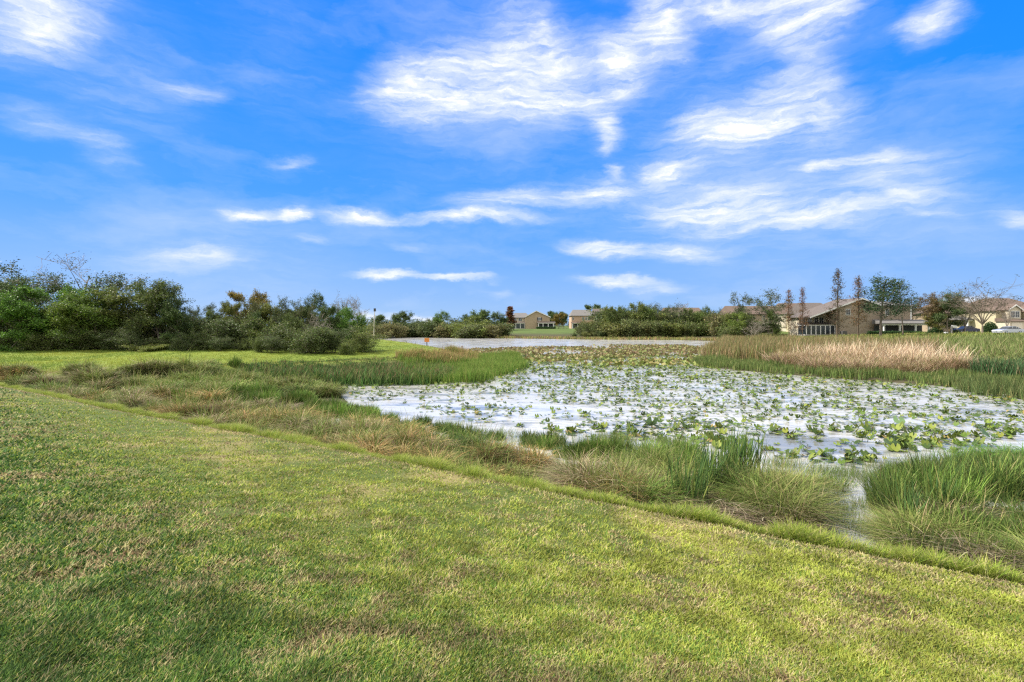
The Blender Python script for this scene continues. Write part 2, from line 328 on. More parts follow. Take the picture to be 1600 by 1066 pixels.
# ================================================================== lawn grass
GREEN, YG, STRAW, DARKG, BROWN = (.13, .225, .04), (.31, .345, .06), (.44, .38, .18), (.05, .11, .025), (.24, .17, .09)
def lawn_pts(n, x0, x1, y0, y1, k=1.0):
    u = (rng.uniform(x0, x1, n)-800)/800; v = -(rng.uniform(y0, y1, n)-508)/800
    den = -v-.156*(NX*u+NY); ok = den > .015; u, v, den = u[ok], v[ok], den[ok]
    d = 1.6676/den; x = u*d; y = d; s = NX*x+NY*y+.10*np.sin(x*.35)
    ok = (s < 7.93) & (d < 70); return x[ok], y[ok]
def lawn_colour(x, y, n):
    p1 = fbm(x, y, 1.6, 40); p2 = fbm(x, y, 5, 50); s = NX*x+NY*y; fine = fbm(x, y, .28, 60); d = np.hypot(x, y)
    r = rng.random(n); col = np.tile(np.array(GREEN), (n, 1))
    yel = sm(1.2, 6.0, s)*.72+.12+.08*np.sin(s*5.6+.3*np.sin(x*.5))+(p2-.5)*.7
    m = r < yel; col[m] = YG
    r2 = rng.random(n); st = sm(.40, .74, p1*.35+fine*.65)*.50+.07+.40*sm(7.0, 7.9, s); m = r2 < st; col[m] = STRAW
    m = (r2 > 1-.42*(1-sm(.8, 4.0, s+.25*x))) ; col[m] = DARKG
    m = (rng.random(n) < .45*sm(.56, .72, p1*.4+fine*.6)); col[m] = BROWN
    return col*(1+(rng.random((n, 1))-.5)*.5)*(1+(rng.random((n, 3))-.5)*.12)*(.62+.7*vnoise(x, y, .22, 77)[:, None])
g = Geo()
for (n, a) in ((115000, (-80, 1680, 590, 1120)), (40000, (-80, 1680, 860, 1180)), (30000, (-900, 2500, 590, 1500))):
    x, y = lawn_pts(n, *a); dist = np.hypot(x, y)
    bare = fbm(x, y, 1.6, 40)*.5+fbm(x, y, .28, 60)*.5
    ok = rng.random(len(x)) > .8*sm(.60, .72, bare); x, y, dist = x[ok], y[ok], dist[ok]
    nb = 6; k = len(x)*nb; sp = .018*np.repeat((dist/2.5)**.9, nb)
    X = np.repeat(x, nb)+rng.normal(0, 1, k)*sp; Y = np.repeat(y, nb)+rng.normal(0, 1, k)*sp
    ok = NX*X+NY*Y+.10*np.sin(X*.35) < 7.98; X, Y = X[ok], Y[ok]; k = len(X); dd = np.hypot(X, Y)
    lng = vnoise(X, Y, .33, 71)
    lush = 1+.30*sm(3.2, 1.0, NX*X+NY*Y+.25*X)
    H = (.018+.030*rng.random(k))*(.65+.7*lng)*lush*(dd/2.6)**.1; Wd = (.0052+.005*rng.random(k))*lush*(dd/2.6)**.72
    A = rng.random(k)*6.283
    blades(g, np.stack([X, Y, height(X, Y)-.008], 1), H, Wd, A, .15+.95*rng.random(k), .45*rng.random(k), .25*rng.random(k), lawn_colour(X, Y, k), 2)
tag(link('lawn_grass', g.mesh('lawn_grass', M_BLADE)), 'mown yellow green lawn grass sloping down from the foreground', 'lawn grass', kind='stuff')
# unmown strip along the lawn edge
g = Geo(); n = 26000
tt = rng.random(n)**1.7; al = 14-62*tt                     # distance along the edge, right to left
s = 8.12+.16*(vnoise(al, al*0, 1.3, 14)-.5)+.5*rng.random(n)**1.1-.04+.06*(vnoise(al, al*0, .8, 5)-.5); px_, py_ = NX*s+NY*al, NY*s-NX*al
ok = polysd(px_, py_, PEN) < -.5; px_, py_ = px_[ok], py_[ok]; s = s[ok]
keep = rng.random(len(px_)) < .25+1.5*vnoise(px_, py_, .35, 8); px_, py_, s = px_[keep], py_[keep], s[keep]
h = (.05+.24*vnoise(px_, py_, .4, 6))*(1.25-.8*np.clip(s-8.2, 0, .6))
tufts(g, px_, py_, 7, h, .009, .035, [(.22, .31, .045), (.33, .38, .06), (.12, .20, .035), (.40, .36, .15)], [4, 5, 1, 2], lean=.55, curve=.4, droop=.2, seg=2)
# flattened straw clippings along the cut
n = 9000; al = 14-50*rng.random(n)**1.5; s = 7.93+rng.normal(0, .07, n); x, y = NX*s+NY*al, NY*s-NX*al
tufts(g, x, y, 4, .07, .008, .05, [(.42, .36, .2), (.3, .24, .13), (.2, .15, .08)], [3, 2, 2], lean=1.4, curve=.4, droop=.6, seg=2)
tag(link('edge_grass', g.mesh('edge_grass', M_BLADE)), 'taller bright green grass ridge left along the lower edge of the mown lawn', 'edge grass', kind='stuff')
# lawn across the inlet
g = Geo(); n = 60000
px_ = rng.uniform(-60, 710, n); py_ = rng.uniform(526, 592, n); dd = 2.45*800/(py_-508); x = (px_-800)/800*dd; y = dd
ok = (polysd(x, y, PEN) > -.2) & (dd < 110); x, y = x[ok], y[ok]
dd = np.hypot(x, y)
nn = fbm(x, y, 5, 90)
kk = len(x)*4; X = np.repeat(x, 4)+rng.normal(0, .12, kk); Y = np.repeat(y, 4)+rng.normal(0, .12, kk)
cc = np.where((rng.random(kk) < sm(.35, .62, np.repeat(nn, 4)))[:, None], (.28, .31, .05), (.15, .22, .035))
edge = sm(1.8, 0, polysd(X, Y, PEN)); cc = np.where((rng.random(kk) < edge*.75)[:, None], (.32, .27, .10), cc)
blades(g, np.stack([X, Y, height(X, Y)-.01], 1), .05+.05*rng.random(kk), .02*np.hypot(X, Y)/30*(1+rng.random(kk)), rng.random(kk)*6.28, .8*rng.random(kk), .5*rng.random(kk), .2*rng.random(kk), cc*(.8+.4*rng.random((kk, 1))), 1)
tag(link('peninsula_grass', g.mesh('peninsula_grass', M_BLADE)), 'smooth green mown grass on the tongue of land in front of the left trees', 'lawn grass', kind='stuff')

# ================================================================== bank vegetation between lawn and pond
TAN = [(.38, .29, .17), (.27, .20, .12), (.47, .39, .25), (.15, .11, .07), (.19, .24, .06)]; TANW = [4, 3, 3, 3, 6]
ORG = [(.46, .30, .11), (.33, .21, .09), (.50, .40, .18), (.19, .22, .06), (.15, .10, .05)]; ORGW = [5, 4, 3, 3, 2]
GRN = [(.12, .21, .035), (.18, .27, .05), (.08, .15, .03), (.32, .29, .12)]; GRNW = [4, 3, 2, 1]
DGR = [(.085, .15, .035), (.13, .20, .045), (.055, .095, .03), (.22, .25, .06), (.30, .26, .12)]; DGRW = [4, 3, 2, 2, .6]
OLV = [(.20, .25, .06), (.29, .28, .10), (.13, .19, .04), (.36, .29, .15)]; OLVW = [5, 3, 4, 1.5]
# (centre px, py of the foot, half sizes in metres across / deep, tufts, height, palette)
BL = [
 (-20,597,4.,1.6,420,.55,'OLV'),(40,592,4,1.5,420,.5,'TAN'),(110,594,4,1.6,520,.6,'TAN'),(180,600,3.5,1.8,560,.7,'OLV'),(230,596,4,1.6,460,.65,'TAN'),
 (150,612,2.2,.8,240,.7,'TAN'),(230,627,1.8,.7,240,.6,'TAN'),(285,632,1.7,.8,240,.75,'ORG'),(300,600,3.6,1.8,500,.8,'OLV'),(330,632,1.5,1.2,220,.8,'GRN'),
 (340,612,2.8,2.2,420,.75,'OLV'),(370,600,3.4,1.8,420,.7,'GRN'),(420,604,3.4,1.8,420,.6,'OLV'),(455,613,2.8,1.6,380,.6,'OLV'),(400,630,2.2,1.8,380,.75,'GRN'),(470,632,2.0,1.3,340,.65,'GRN'),
 (250,612,2.6,1.4,300,.7,'OLV'),(360,655,1.3,.7,180,.55,'ORG'),(420,668,1.3,.8,260,.72,'ORG'),(400,650,1.2,.8,160,.6,'TAN'),(475,680,1.3,.8,300,.72,'TAN'),(460,662,1.2,.8,160,.6,'ORG'),
 (520,645,1.8,1.0,300,.6,'GRN'),(560,650,1.5,.9,260,.6,'GRN'),(620,660,1.2,.7,200,.55,'GRN'),
 (540,688,1.2,.8,280,.7,'TAN'),(590,698,1.1,.7,260,.72,'ORG'),(640,712,1.0,.7,220,.7,'TAN'),(600,675,1.3,.7,200,.6,'ORG'),(670,690,1.1,.7,220,.62,'GRN'),
 (650,722,.8,.35,110,.5,'GRN'),(700,730,.9,.5,180,.55,'OLV'),(730,712,1.1,.6,240,.62,'ORG'),(790,720,.9,.5,240,.55,'ORG'),(690,672,1.0,.4,110,.55,'DGR'),(740,680,.9,.35,90,.42,'DGR'),
 (770,740,.8,.4,120,.4,'OLV'),(830,728,.7,.4,120,.38,'ORG'),
 (860,690,1.0,.5,120,.45,'DGR'),(900,700,1.0,.7,220,.55,'GRN'),(950,712,1.0,.8,260,.62,'GRN'),(1010,712,1.0,.8,260,.68,'GRN'),(890,735,.5,.5,110,.5,'GRN'),
 (930,762,.6,.5,190,.75,'TAN'),(975,778,.7,.4,190,.72,'TAN'),(1010,750,.7,.7,190,.75,'OLV'),(1045,775,.55,.5,140,.55,'TAN'),(1060,730,.8,.6,170,.7,'GRN'),
 (1110,790,.5,.25,80,.42,'TAN'),(1215,812,.4,.3,110,.6,'TAN'),(955,775,.5,.3,120,.7,'ORG'),(1015,785,.45,.25,90,.5,'TAN'),(1150,800,.5,.2,60,.35,'TAN'),(1130,750,.8,.5,60,.4,'OLV'),(1195,775,.6,.6,190,.75,'OLV'),(1225,800,.45,.5,180,.75,'OLV'),(1200,815,.4,.3,110,.42,'TAN'),
 (1260,755,.6,.5,120,.32,'OLV'),(1300,752,.5,.25,80,.2,'DGR'),
 (1425,790,.55,.5,190,.9,'DGR'),(1440,780,.6,.6,220,.95,'GRN'),(1490,770,.8,.6,260,.95,'DGR'),(1540,760,.9,.7,280,.95,'DGR'),(1600,755,.9,.8,280,.75,'DGR'),(1660,760,1,.9,240,.7,'DGR'),
 (1420,750,.8,.5,160,.42,'GRN'),(1500,740,.9,.5,180,.5,'DGR'),(1570,738,1,.6,180,.5,'DGR'),
 (1440,832,.35,.3,110,.5,'OLV'),(1455,835,.4,.35,140,.55,'OLV'),(1480,815,.4,.3,120,.6,'TAN'),(1500,835,.45,.4,130,.5,'OLV'),(1560,835,.5,.45,150,.52,'DGR'),(1610,850,.5,.4,140,.5,'DGR'),(1670,860,.6,.5,160,.55,'OLV'),(1430,858,.35,.22,80,.5,'OLV'),(1475,866,.4,.22,90,.55,'DGR'),(1520,874,.4,.25,90,.5,'TAN'),(1560,880,.4,.28,100,.6,'DGR'),(1605,890,.4,.3,100,.55,'OLV'),(1560,850,.5,.3,110,.7,'GRN'),(1600,830,.5,.4,110,.7,'DGR'),
]
pals = dict(TAN=(TAN, TANW), ORG=(ORG, ORGW), GRN=(GRN, GRNW), DGR=(DGR, DGRW), OLV=(OLV, OLVW))
geos = {k: Geo() for k in pals}
def hummocks(pl_, x, y, hh, dist):
    P_, Wt = pals[pl_]; brown = pl_ in ('TAN', 'ORG', 'OLV'); n = len(x)
    if n == 0: return
    m = max(1, n//(26 if brown else 40)); ci = rng.choice(n, m, replace=False)
    for c in ci:
        rh = rng.uniform(.22, .46)*(1.15 if brown else 1.1)*max(1, dist/16)**.4; H_ = hh*rng.uniform(.75, 1.35)
        k = int((640 if brown else 560)*(rh/.35)**1.3*(1 if dist < 22 else .6)); r = np.sqrt(rng.random(k)); a = rng.random(k)*6.283
        X = x[c]+rh*r*np.cos(a); Y = y[c]+rh*r*np.sin(a); g_ = np.maximum(height(X, Y), -.05)
        sgn = NX*X+NY*Y; X += NX*np.maximum(8.72-sgn, 0); Y += NY*np.maximum(8.72-sgn, 0)
        if brown and rng.random() < .15: P_, Wt = pals[rng.choice(['OLV', 'GRN', 'DGR'])]
        elif brown: P_, Wt = pals[pl_]
        tint = .86*(1+rng.normal(0, .24))*(1+.3*(vnoise(X, Y, .12, 19)-.5))[:, None]; wd = .0092*max(1, dist/9)**.75*(1 if brown else 1.15)*(.5+1.1*rng.random(k))
        if brown:
            zb = g_+H_*.52*(1-r**2)*rng.random(k)**.5-.03
            blades(geos[pl_], np.stack([X, Y, zb], 1), H_*(.35+.45*rng.random(k)), wd, a+rng.normal(0, .75, k), .15+.9*r*rng.random(k), .25+1.0*rng.random(k), .25+.55*rng.random(k), pick(P_, Wt, k, .28)*tint, 4)
            q = k//26
            blades(geos[pl_], np.stack([X, Y, zb], 1)[:q], H_*(.7+.5*rng.random(q)), wd[:q], a[:q]+rng.normal(0, 1, q), .1+.3*rng.random(q), .5*rng.random(q), .1*rng.random(q), pick(OLV, OLVW, q, .3), 4)
        else:
            blades(geos[pl_], np.stack([X, Y, g_-.03], 1), H_*(1.1-.45*r)*(.45+.6*rng.random(k)), wd, a+rng.normal(0, .9, k), .05+.3*r*rng.random(k), .45*rng.random(k), .18*rng.random(k), pick(P_, Wt, k, .25)*tint, 4)
for (px, py, ax, ay, nt_, hh, pl_) in BL:
    cx, cy = W(px, py, .08); nt_ = int(nt_*1.15)
    r = np.sqrt(rng.random(nt_)); a = rng.random(nt_)*6.283
    u, v = ax*1.15*r*np.cos(a), ay*1.1*r*np.sin(a)
    x = cx+u*NY+v*NX; y = cy-u*NX+v*NY                    # long axis runs along the bank
    s = NX*x+NY*y; ok = (s > 8.75)
    if py < 600 or px < 380: ok &= (polysd(x, y, PEN) < 1.0)
    x, y, r = x[ok], y[ok], r[ok]; hummocks(pl_, x, y, hh, cy)
n = 300; tt = rng.random(n)**1.25; al = 3-46*tt; s = 8.95+.9*rng.random(n)+.35*tt; x, y = NX*s+NY*al, NY*s-NX*al
ok = (al < -6.4) & (polysd(x, y, PEN) < .5); x, y = x[ok], y[ok]; q = fbm(x, y, 3.5, 44)
q = q+rng.normal(0, .05, len(q))
for nm_, m in (('TAN', q < .41), ('GRN', (q >= .41) & (q < .46)), ('OLV', (q >= .46) & (q < .50)), ('ORG', q >= .50)):
    for x_, y_ in zip(x[m], y[m]): hummocks(nm_, np.array([x_]*28), np.array([y_]*28), rng.uniform(.35, .75), y_)
# dead stalks lying at the feet of the tussocks
x = []; y = []
for (px, py, n) in ((1060,800,70),(1110,812,80),(1160,818,60),(1030,790,50),(1240,835,60),(1200,830,40),(1460,862,50),(1500,872,60),(1550,885,50),(1600,895,50),(960,790,40),(420,700,20),(590,715,30)):
    cx, cy = W(px, py, .1); x.append(cx+rng.normal(0, .3, n)); y.append(cy+rng.normal(0, .16, n))
x = np.concatenate(x); y = np.concatenate(y); s = NX*x+NY*y; k_ = np.maximum(8.75-s, 0); x += NX*k_; y += NY*k_
P0 = np.stack([x, y, np.maximum(height(x, y), 0)+.05+.25*rng.random(len(x))], 1); k = len(x)
for q in range(3):
    blades(geos['TAN'], P0+rng.normal(0, .05, P0.shape), .12*np.ones(k), .010+.006*rng.random(k), rng.random(k)*6.28, 2.5+3*rng.random(k), 1.5*rng.random(k), .8+1.4*rng.random(k), pick([(.24, .19, .12), (.13, .10, .065), (.36, .31, .20)], [2, 3, 1], k), 4)
NM = dict(TAN=('dry_grass', 'tangled dry tan marsh grass hummocks along the pond bank'), ORG=('straw_grass', 'orange straw coloured grass mounds behind the lawn edge'),
          GRN=('marsh_grass', 'fresh green upright marsh grass at the near waterline'), DGR=('dark_marsh_grass', 'dense deep green reed grass at the right end of the near bank'),
          OLV=('olive_grass', 'olive and straw mixed bank grass of the near shore'))
for k_, g in geos.items():
    tag(link(NM[k_][0], g.mesh(NM[k_][0], M_MARSH)), NM[k_][1], 'marsh grass', kind='stuff')
# thin rushes standing in the shallow water along the near shore, and slender litter on the puddles
g = Geo()
for (px, py, n, h) in ((700,668,80,.35),(780,682,140,.35),(850,695,160,.4),(950,693,220,.45),(1050,700,200,.45),(1230,730,160,.35),(1290,742,200,.32),(1340,745,200,.3),(1390,735,140,.35),(1450,728,120,.35),(860,755,120,.3),(880,765,100,.3),(1300,800,160,.25),(1330,825,180,.22),(1345,790,140,.25),(1270,840,60,.25)):
    cx, cy = W(px, py, 0); x = cx+rng.normal(0, .055*cy/2.2 if py < 750 else .28, n); y = cy+rng.normal(0, .35 if py < 750 else .25, n)
    ok = NX*x+NY*y > 8.9; x, y = x[ok], y[ok]
    tufts(g, x, y, 4, h, .006*max(1, cy/11), .05, [(.12, .19, .05), (.2, .24, .08), (.3, .26, .15)], [3, 2, 1], lean=.3, curve=.3, droop=.05, seg=2, z=0.0)
tag(link('water_rushes', g.mesh('water_rushes', M_BLADE)), 'thin scattered rushes poking out of the shallow water near the lawn', 'rushes', kind='stuff')

# floating scum patches and litter on puddles
def reedbed(name, label, spec, cat='reeds'):
    g = Geo()
    for (poly, n, nb, h, w, pal, wt, kw) in spec:
        P = np.array(poly, float); lo, hi = P.min(0), P.max(0); x = rng.uniform(lo[0], hi[0], n); y = rng.uniform(lo[1], hi[1], n)
        sdv = polysd(x, y, poly); k = kw.pop('fr', .5); ok = sdv > -k+2*k*(vnoise(x, y, 1.6, 15)-.2); x, y, sdv = x[ok], y[ok], sdv[ok]
        hh = h*(.45+.95*fbm(x, y, 2.2, 17))
        if 'line' in kw: ln_ = kw.pop('line'); zz_ = np.maximum(height(x, y), 0); hh = np.clip(np.minimum(hh, EYE-(ln_-508)*y/800*(1+.08*rng.normal(size=len(x)))-zz_), .12, 9)
        tufts(g, x, y, nb, hh, w, kw.pop('sp', .12), pal, wt, z=kw.pop('z', None), **kw)
    return tag(link(name, g.mesh(name, M_MARSH)), label, cat, kind='stuff')
T = lambda *pts: [W(a, b, 0) for a, b in pts]
# pickerel weed and grasses fringing the tongue of land
reedbed('pickerelweed', 'dark green water weeds with brown tops fringing the grassy tongue of land', [
  (T((335,592),(420,600),(540,604),(640,603),(700,598))+[(-5.5,45.2),(-11.3,40),(-18.5,34)], 3600, 9, 1.15, .045, [(.06, .13, .035), (.09, .19, .04), (.04, .08, .025), (.13, .2, .05)], [3, 3, 2, 1], dict(lean=.25, curve=.2, seg=3, tip=(.30, .17, .10), hj=.3, line=568)),
  ([(-19,33.2),(-12.5,38.5),(-8.3,42.8),(-8.8,44),(-13,40),(-19.5,34.4)], 500, 8, .95, .04, [(.28, .16, .10), (.22, .15, .09), (.12, .17, .05)], [2, 2, 4], dict(lean=.3, curve=.3, seg=3, line=566)),
])
TIP = [W(640,602),W(740,598),W(800,583),W(822,573),W(800,558),(-3,57),(-6.5,60),(-5.8,52),(-5.6,46),(-9,42)]
reedbed('spikerush', 'bright green rush bed wrapping the tip of the tongue of land', [
  (TIP, 5200, 12, .92, .03, [(.12, .22, .035), (.17, .28, .045), (.09, .17, .03), (.28, .3, .08)], [3, 3, 2, 1], dict(lean=.12, curve=.12, droop=.02, seg=2, tip=(.26, .27, .08))),
  ([(-9.5,41.2),(-7.2,44),(-5.8,49),(-4.0,52),(-3.2,47),(-5.2,42.5)], 900, 10, 1.25, .03, [(.42, .30, .14), (.34, .22, .10), (.3, .28, .1)], [3, 2, 1], dict(lean=.18, curve=.2, seg=2)),
  ([(-6.5,60),(-15,78),(-23,95),(-30,110),(-28,111),(-21,95),(-13,77),(-5,60)], 700, 8, .55, .06, [(.16, .2, .05), (.24, .22, .08)], [1, 1], dict(seg=2)),
])
# right-hand marsh
R1 = [(16.2,44.5),(19,39.2),(21.8,35.0),(26,29.6),(29.5,26),(36,22),(38,25),(32,29.5),(29,34),(25,39),(20,46),(20,52),(17.5,50)]
reedbed('green_reeds', 'low green reeds along the front of the right hand marsh', [
  (R1, 8500, 11, .88, .034, [(.11, .17, .045), (.16, .21, .055), (.075, .12, .035), (.26, .26, .10)], [4, 3, 3, 2], dict(lean=.12, curve=.14, droop=.02, seg=2, z=-.02, sp=.16)),
  ([W(1500,612),W(1540,620),W(1640,628),(34,25.5),(27,31.5)], 900, 12, 1.0, .026, [(.12, .16, .05), (.07, .11, .035), (.2, .2, .08)], [2, 2, 1], dict(lean=.15, curve=.2, seg=2, z=-.02)),
])
reedbed('tall_brown_reeds', 'tall brown green rushes standing left in the right hand marsh', [
  ([(20.2,54),(20.5,50),(24,45),(31,42),(38,46),(45,58),(46,78),(40,96),(33,80),(25,64)], 7500, 9, 1.9, .05, [(.32, .22, .11), (.25, .18, .09), (.19, .20, .07), (.38, .30, .17), (.13, .17, .05)], [4, 3, 4, 2, 4], dict(lean=.1, curve=.14, droop=.03, seg=3, sp=.3, hj=.4)),
  ([(38,46),(40,40),(60,50),(75,62),(75,74),(46,74)], 5200, 8, 1.1, .06, [(.20, .24, .08), (.30, .25, .13), (.16, .2, .06), (.13, .19, .05)], [4, 2, 3, 3], dict(lean=.15, curve=.25, seg=2, sp=.35)),
])
reedbed('phragmites', 'pinkish tan dead reeds with pale plumes in the right hand marsh', [
  ([(22,41),(25.5,37),(30,34.8),(32,37.5),(31,42),(27,44),(23,43.5)], 5200, 10, 1.4, .03, [(.48, .34, .23), (.38, .26, .17), (.60, .48, .34), (.28, .2, .12), (.22, .24, .08)], [4, 4, 2, 3, 5], dict(lean=.35, curve=.5, droop=.3, seg=3, sp=.2, hj=.55, fr=2.6)),
  ([(24,44),(28,39),(33,37),(34,40),(33,44),(28,46)], 500, 7, 2.25, .035, [(.72, .6, .42), (.5, .36, .24), (.42, .3, .18)], [2, 2, 1], dict(lean=.2, curve=.3, seg=3, sp=.3, fr=2.)),
])
reedbed('right_marsh_scrub', 'mixed brown and green low scrub at the right edge of the marsh', [
  ([(31,34),(34,30),(40,27),(60,30),(60,50),(40,42)], 3800, 12, .95, .035, [(.26, .22, .11), (.2, .23, .07), (.34, .26, .15), (.14, .18, .05)], [2, 4, 1, 3], dict(lean=.45, curve=.5, droop=.25, seg=3, sp=.3)),
], 'marsh scrub')
reedbed('cattail_stand', 'dark blue green cattail stand at the right edge of the photo', [
  ([(30.2,31.2),(31.5,29.4),(36,27.5),(40,30),(36,34),(31,34)], 1000, 14, 1.75, .04, [(.06, .12, .045), (.09, .16, .06), (.3, .22, .13)], [4, 3, 1], dict(lean=.12, curve=.2, seg=3, sp=.16)),
], 'cattails')
# far shore fringe
reedbed('far_shore_grass', 'straw and green grass fringe along the far shore', [
  ([(-40,160),(-10,141),(0,136),(23,125),(40,121),(46,114),(50,116),(44,126),(24,130),(2,141),(-8,147),(-38,166)], 6500, 7, .85, .12, [(.34, .27, .11), (.24, .25, .07), (.15, .2, .05), (.3, .19, .11)], [3, 3, 3, 2], dict(seg=2, sp=.5, lean=.3)),
  ([(48,110),(46,100),(46,84),(60,80),(95,90),(95,105),(60,120)], 4200, 7, .7, .12, [(.2, .25, .06), (.3, .27, .1), (.15, .2, .05)], [3, 2, 2], dict(seg=2, sp=.5, lean=.3)),
])

# ================================================================== lily leaves
LG = [(.085, .14, .022), (.14, .19, .03), (.20, .23, .04), (.05, .085, .02), (.28, .22, .07), (.10, .13, .055)]; LW = [5, 4, 2.2, 3, .3, .8]
def pad(g, c, r, az_, tilt, col, notch=.35):
    k = 12; a = np.linspace(notch, 2*np.pi-notch, k); rad = r*(1+.12*np.cos(a))*(1+.05*np.sin(3*a+az_)); x = rad*np.cos(a); y = rad*.82*np.sin(a); z = .16*r*(x*x+y*y)/(r*r)+.05*r*np.sin(2*a+az_)
    V = np.concatenate([[[0, 0, 0]], np.stack([x, y, z], 1)]); ct, st_ = math.cos(tilt), math.sin(tilt)
    V = np.stack([V[:, 0]*ct-V[:, 2]*st_, V[:, 1], V[:, 0]*st_+V[:, 2]*ct], 1); ca, sa = math.cos(az_), math.sin(az_)
    V = np.stack([V[:, 0]*ca-V[:, 1]*sa, V[:, 0]*sa+V[:, 1]*ca, V[:, 2]], 1)+np.array(c)
    cc = np.tile(col, (k+1, 1))*(1+.12*np.sin(np.arange(k+1)*2.1)[:, None])
    g.add(V, cc, None, [(0, i+1, i+2) for i in range(k-1)])
def lily(g, nl, R_, big=1.0, cx=0, cy=0, stalk=True, pal=LG, w=LW):
    for i in range(nl):
        a = random.random()*6.28; rr_ = R_*math.sqrt(random.random()); r = random.uniform(.05, .115)*big
        up = random.random() < .45; z = random.uniform(.02, .11)*big if up else .012+.004*random.random(); tl = random.uniform(.15, .95) if up else random.uniform(-.04, .06)
        if up and math.sin(tl)*r > z: z = math.sin(tl)*r*.9+.02
        x, y = cx+rr_*math.cos(a), cy+rr_*math.sin(a); col = pick(pal, w, 1, .2)[0]
        pad(g, (x, y, z), r, random.random()*6.28, tl, col)
        if stalk: tube(g, [(cx, cy, -.3), (x*.7+cx*.3, y*.7+cy*.3, -.12), (x-.004, y, z*.5), (x, y, z+.002)], [.012, .009, .008, .005], (.16, .2, .07), 3)
variants = []
for i in range(12):
    g = Geo(); lily(g, random.randint(2, 9), random.uniform(.12, .42), random.uniform(.9, 1.25)); variants.append(g.mesh('water_lily', M_PAD))
# choose the spots
n = 36000; px_ = rng.uniform(480, 1720, n); d_ = rng.uniform(11.5, 62, n); x = (px_-800)/800*d_; y = d_
keep = rng.random(n) < (d_/62)*1.0
keep &= (polysd(x, y, R1) < -.3) & (polysd(x, y, PEN) < -3) & (polysd(x, y, MARSH) < -.5) & (polysd(x, y, TIP) < .2) & (polysd(x, y, FAR) < -.2)
bank = np.interp(px_, [480, 560, 690, 850, 1000, 1180, 1250, 1350, 1500, 1600, 1720], [34, 24.6, 20.2, 16.6, 15.8, 14.6, 13.6, 12.9, 14.2, 17.0, 16.5])
keep &= (y > bank)
dens = .30+1.2*sm(.36, .66, fbm(x, y, 2.0, 21)*.6+fbm(x, y, 7, 23)*.4); blue = sm(1, 0, np.hypot((x-8.3)/2.6, (y-15.2)/1.3)); keep &= rng.random(n) < dens*(1-.8*blue)
x, y = x[keep], y[keep]; o = np.argsort(y); x, y = x[o], y[o]
print('lilies', len(x))
spots = list(zip(x, y))
for i, (a, b) in enumerate(spots[:290]):
    ob = link('water_lily', variants[i % 12]); ob.location = (a, b, 0); ob.rotation_euler = (0, 0, random.random()*6.28); s = random.uniform(.75, 1.25); ob.scale = (s, s, s)
    tag(ob, 'green water lily leaf cluster standing in the open water nearest the lawn', 'water lily', 'water lilies in the nearer open water')
def bigpad(px, py, r, tl, az_, label):
    g = Geo(); pad(g, (0, 0, math.sin(tl)*r+.02), r, az_, tl, np.array((.13, .21, .09))); tube(g, [(0, 0, -.05), (0, 0, math.sin(tl)*r+.02)], [.01, .008], (.16, .2, .07), 4)
    ob = link('water_lily', g.mesh('water_lily', M_PAD)); a, b = W(px, py); ob.location = (a, b, 0); tag(ob, label, 'water lily')
bigpad(1393, 700, .24, .5, 3.9, 'largest single grey green lily leaf beside the blue patch of water')
bigpad(1322, 721, .19, .3, 5.0, 'broad lily leaf lying in front of the blue patch of water')
bigpad(1405, 664, .22, .6, 1.2, 'broad dull green lily leaf in the middle of the right lilies')
bigpad(1536, 686, .26, .9, 2.2, 'large dark upright lily leaf beside the right hand reeds')
bigpad(1019, 669, .24, .9, 4.7, 'bright round lily leaf held upright behind the near rushes')
g = Geo()
for (a, b) in spots[290:]:
    lily(g, random.choice([1, 1, 2, 3, 4, 6]), random.uniform(.12, .45), .95+max(0, b-25)*.012, a, b, False)
tag(link('lily_field', g.mesh('lily_field', M_PAD)), 'dense field of small lily leaves spreading back over the pond', 'water lilies', kind='stuff')
# brown mat of old floating leaves farther out
g = Geo(); n = 15000; x = rng.uniform(-6, 30, n); y = rng.uniform(44, 92, n)
MAT = [W(842,566),W(960,572),W(1000,580),W(1080,579),W(1150,570),(22,56),(28,72),(29,88),(16,88),(4,80),(-6,74),(-5,66)]
dens = fbm(x, y, 7, 25); ok = (polysd(x, y, MAT) > -1+3*(dens-.5)) & (rng.random(n) < sm(.30, .52, dens)*.9) & (polysd(x, y, FAR) < 0); x, y = x[ok], y[ok]
k = len(x); z = .03+.12*rng.random(k); a = rng.random(k)*6.28; r = .14+.12*rng.random(k); tl = rng.uniform(.2, 1.3, k)
ex = np.stack([np.cos(a), np.sin(a), 0*a], 1)*r[:, None]; ey = np.stack([-np.sin(a)*np.cos(tl), np.cos(a)*np.cos(tl), np.sin(tl)], 1)*r[:, None]
c0 = np.stack([x, y, z+np.sin(tl)*r*.5], 1); V = np.stack([c0-ex, c0-ey*.6, c0+ex, c0+ey], 1).reshape(-1, 3)
ylw = sm(60, 48, y)[:, None]
cc = pick([(.22, .17, .08), (.21, .19, .07), (.17, .12, .06), (.17, .20, .06)], [3, 4, 3, 3], k)*(1-ylw)+pick([(.23, .21, .07), (.18, .22, .05), (.22, .17, .07)], [2, 3, 1], k)*ylw
g.add(V, np.repeat(cc, 4, 0), np.arange(k*4).reshape(-1, 4))
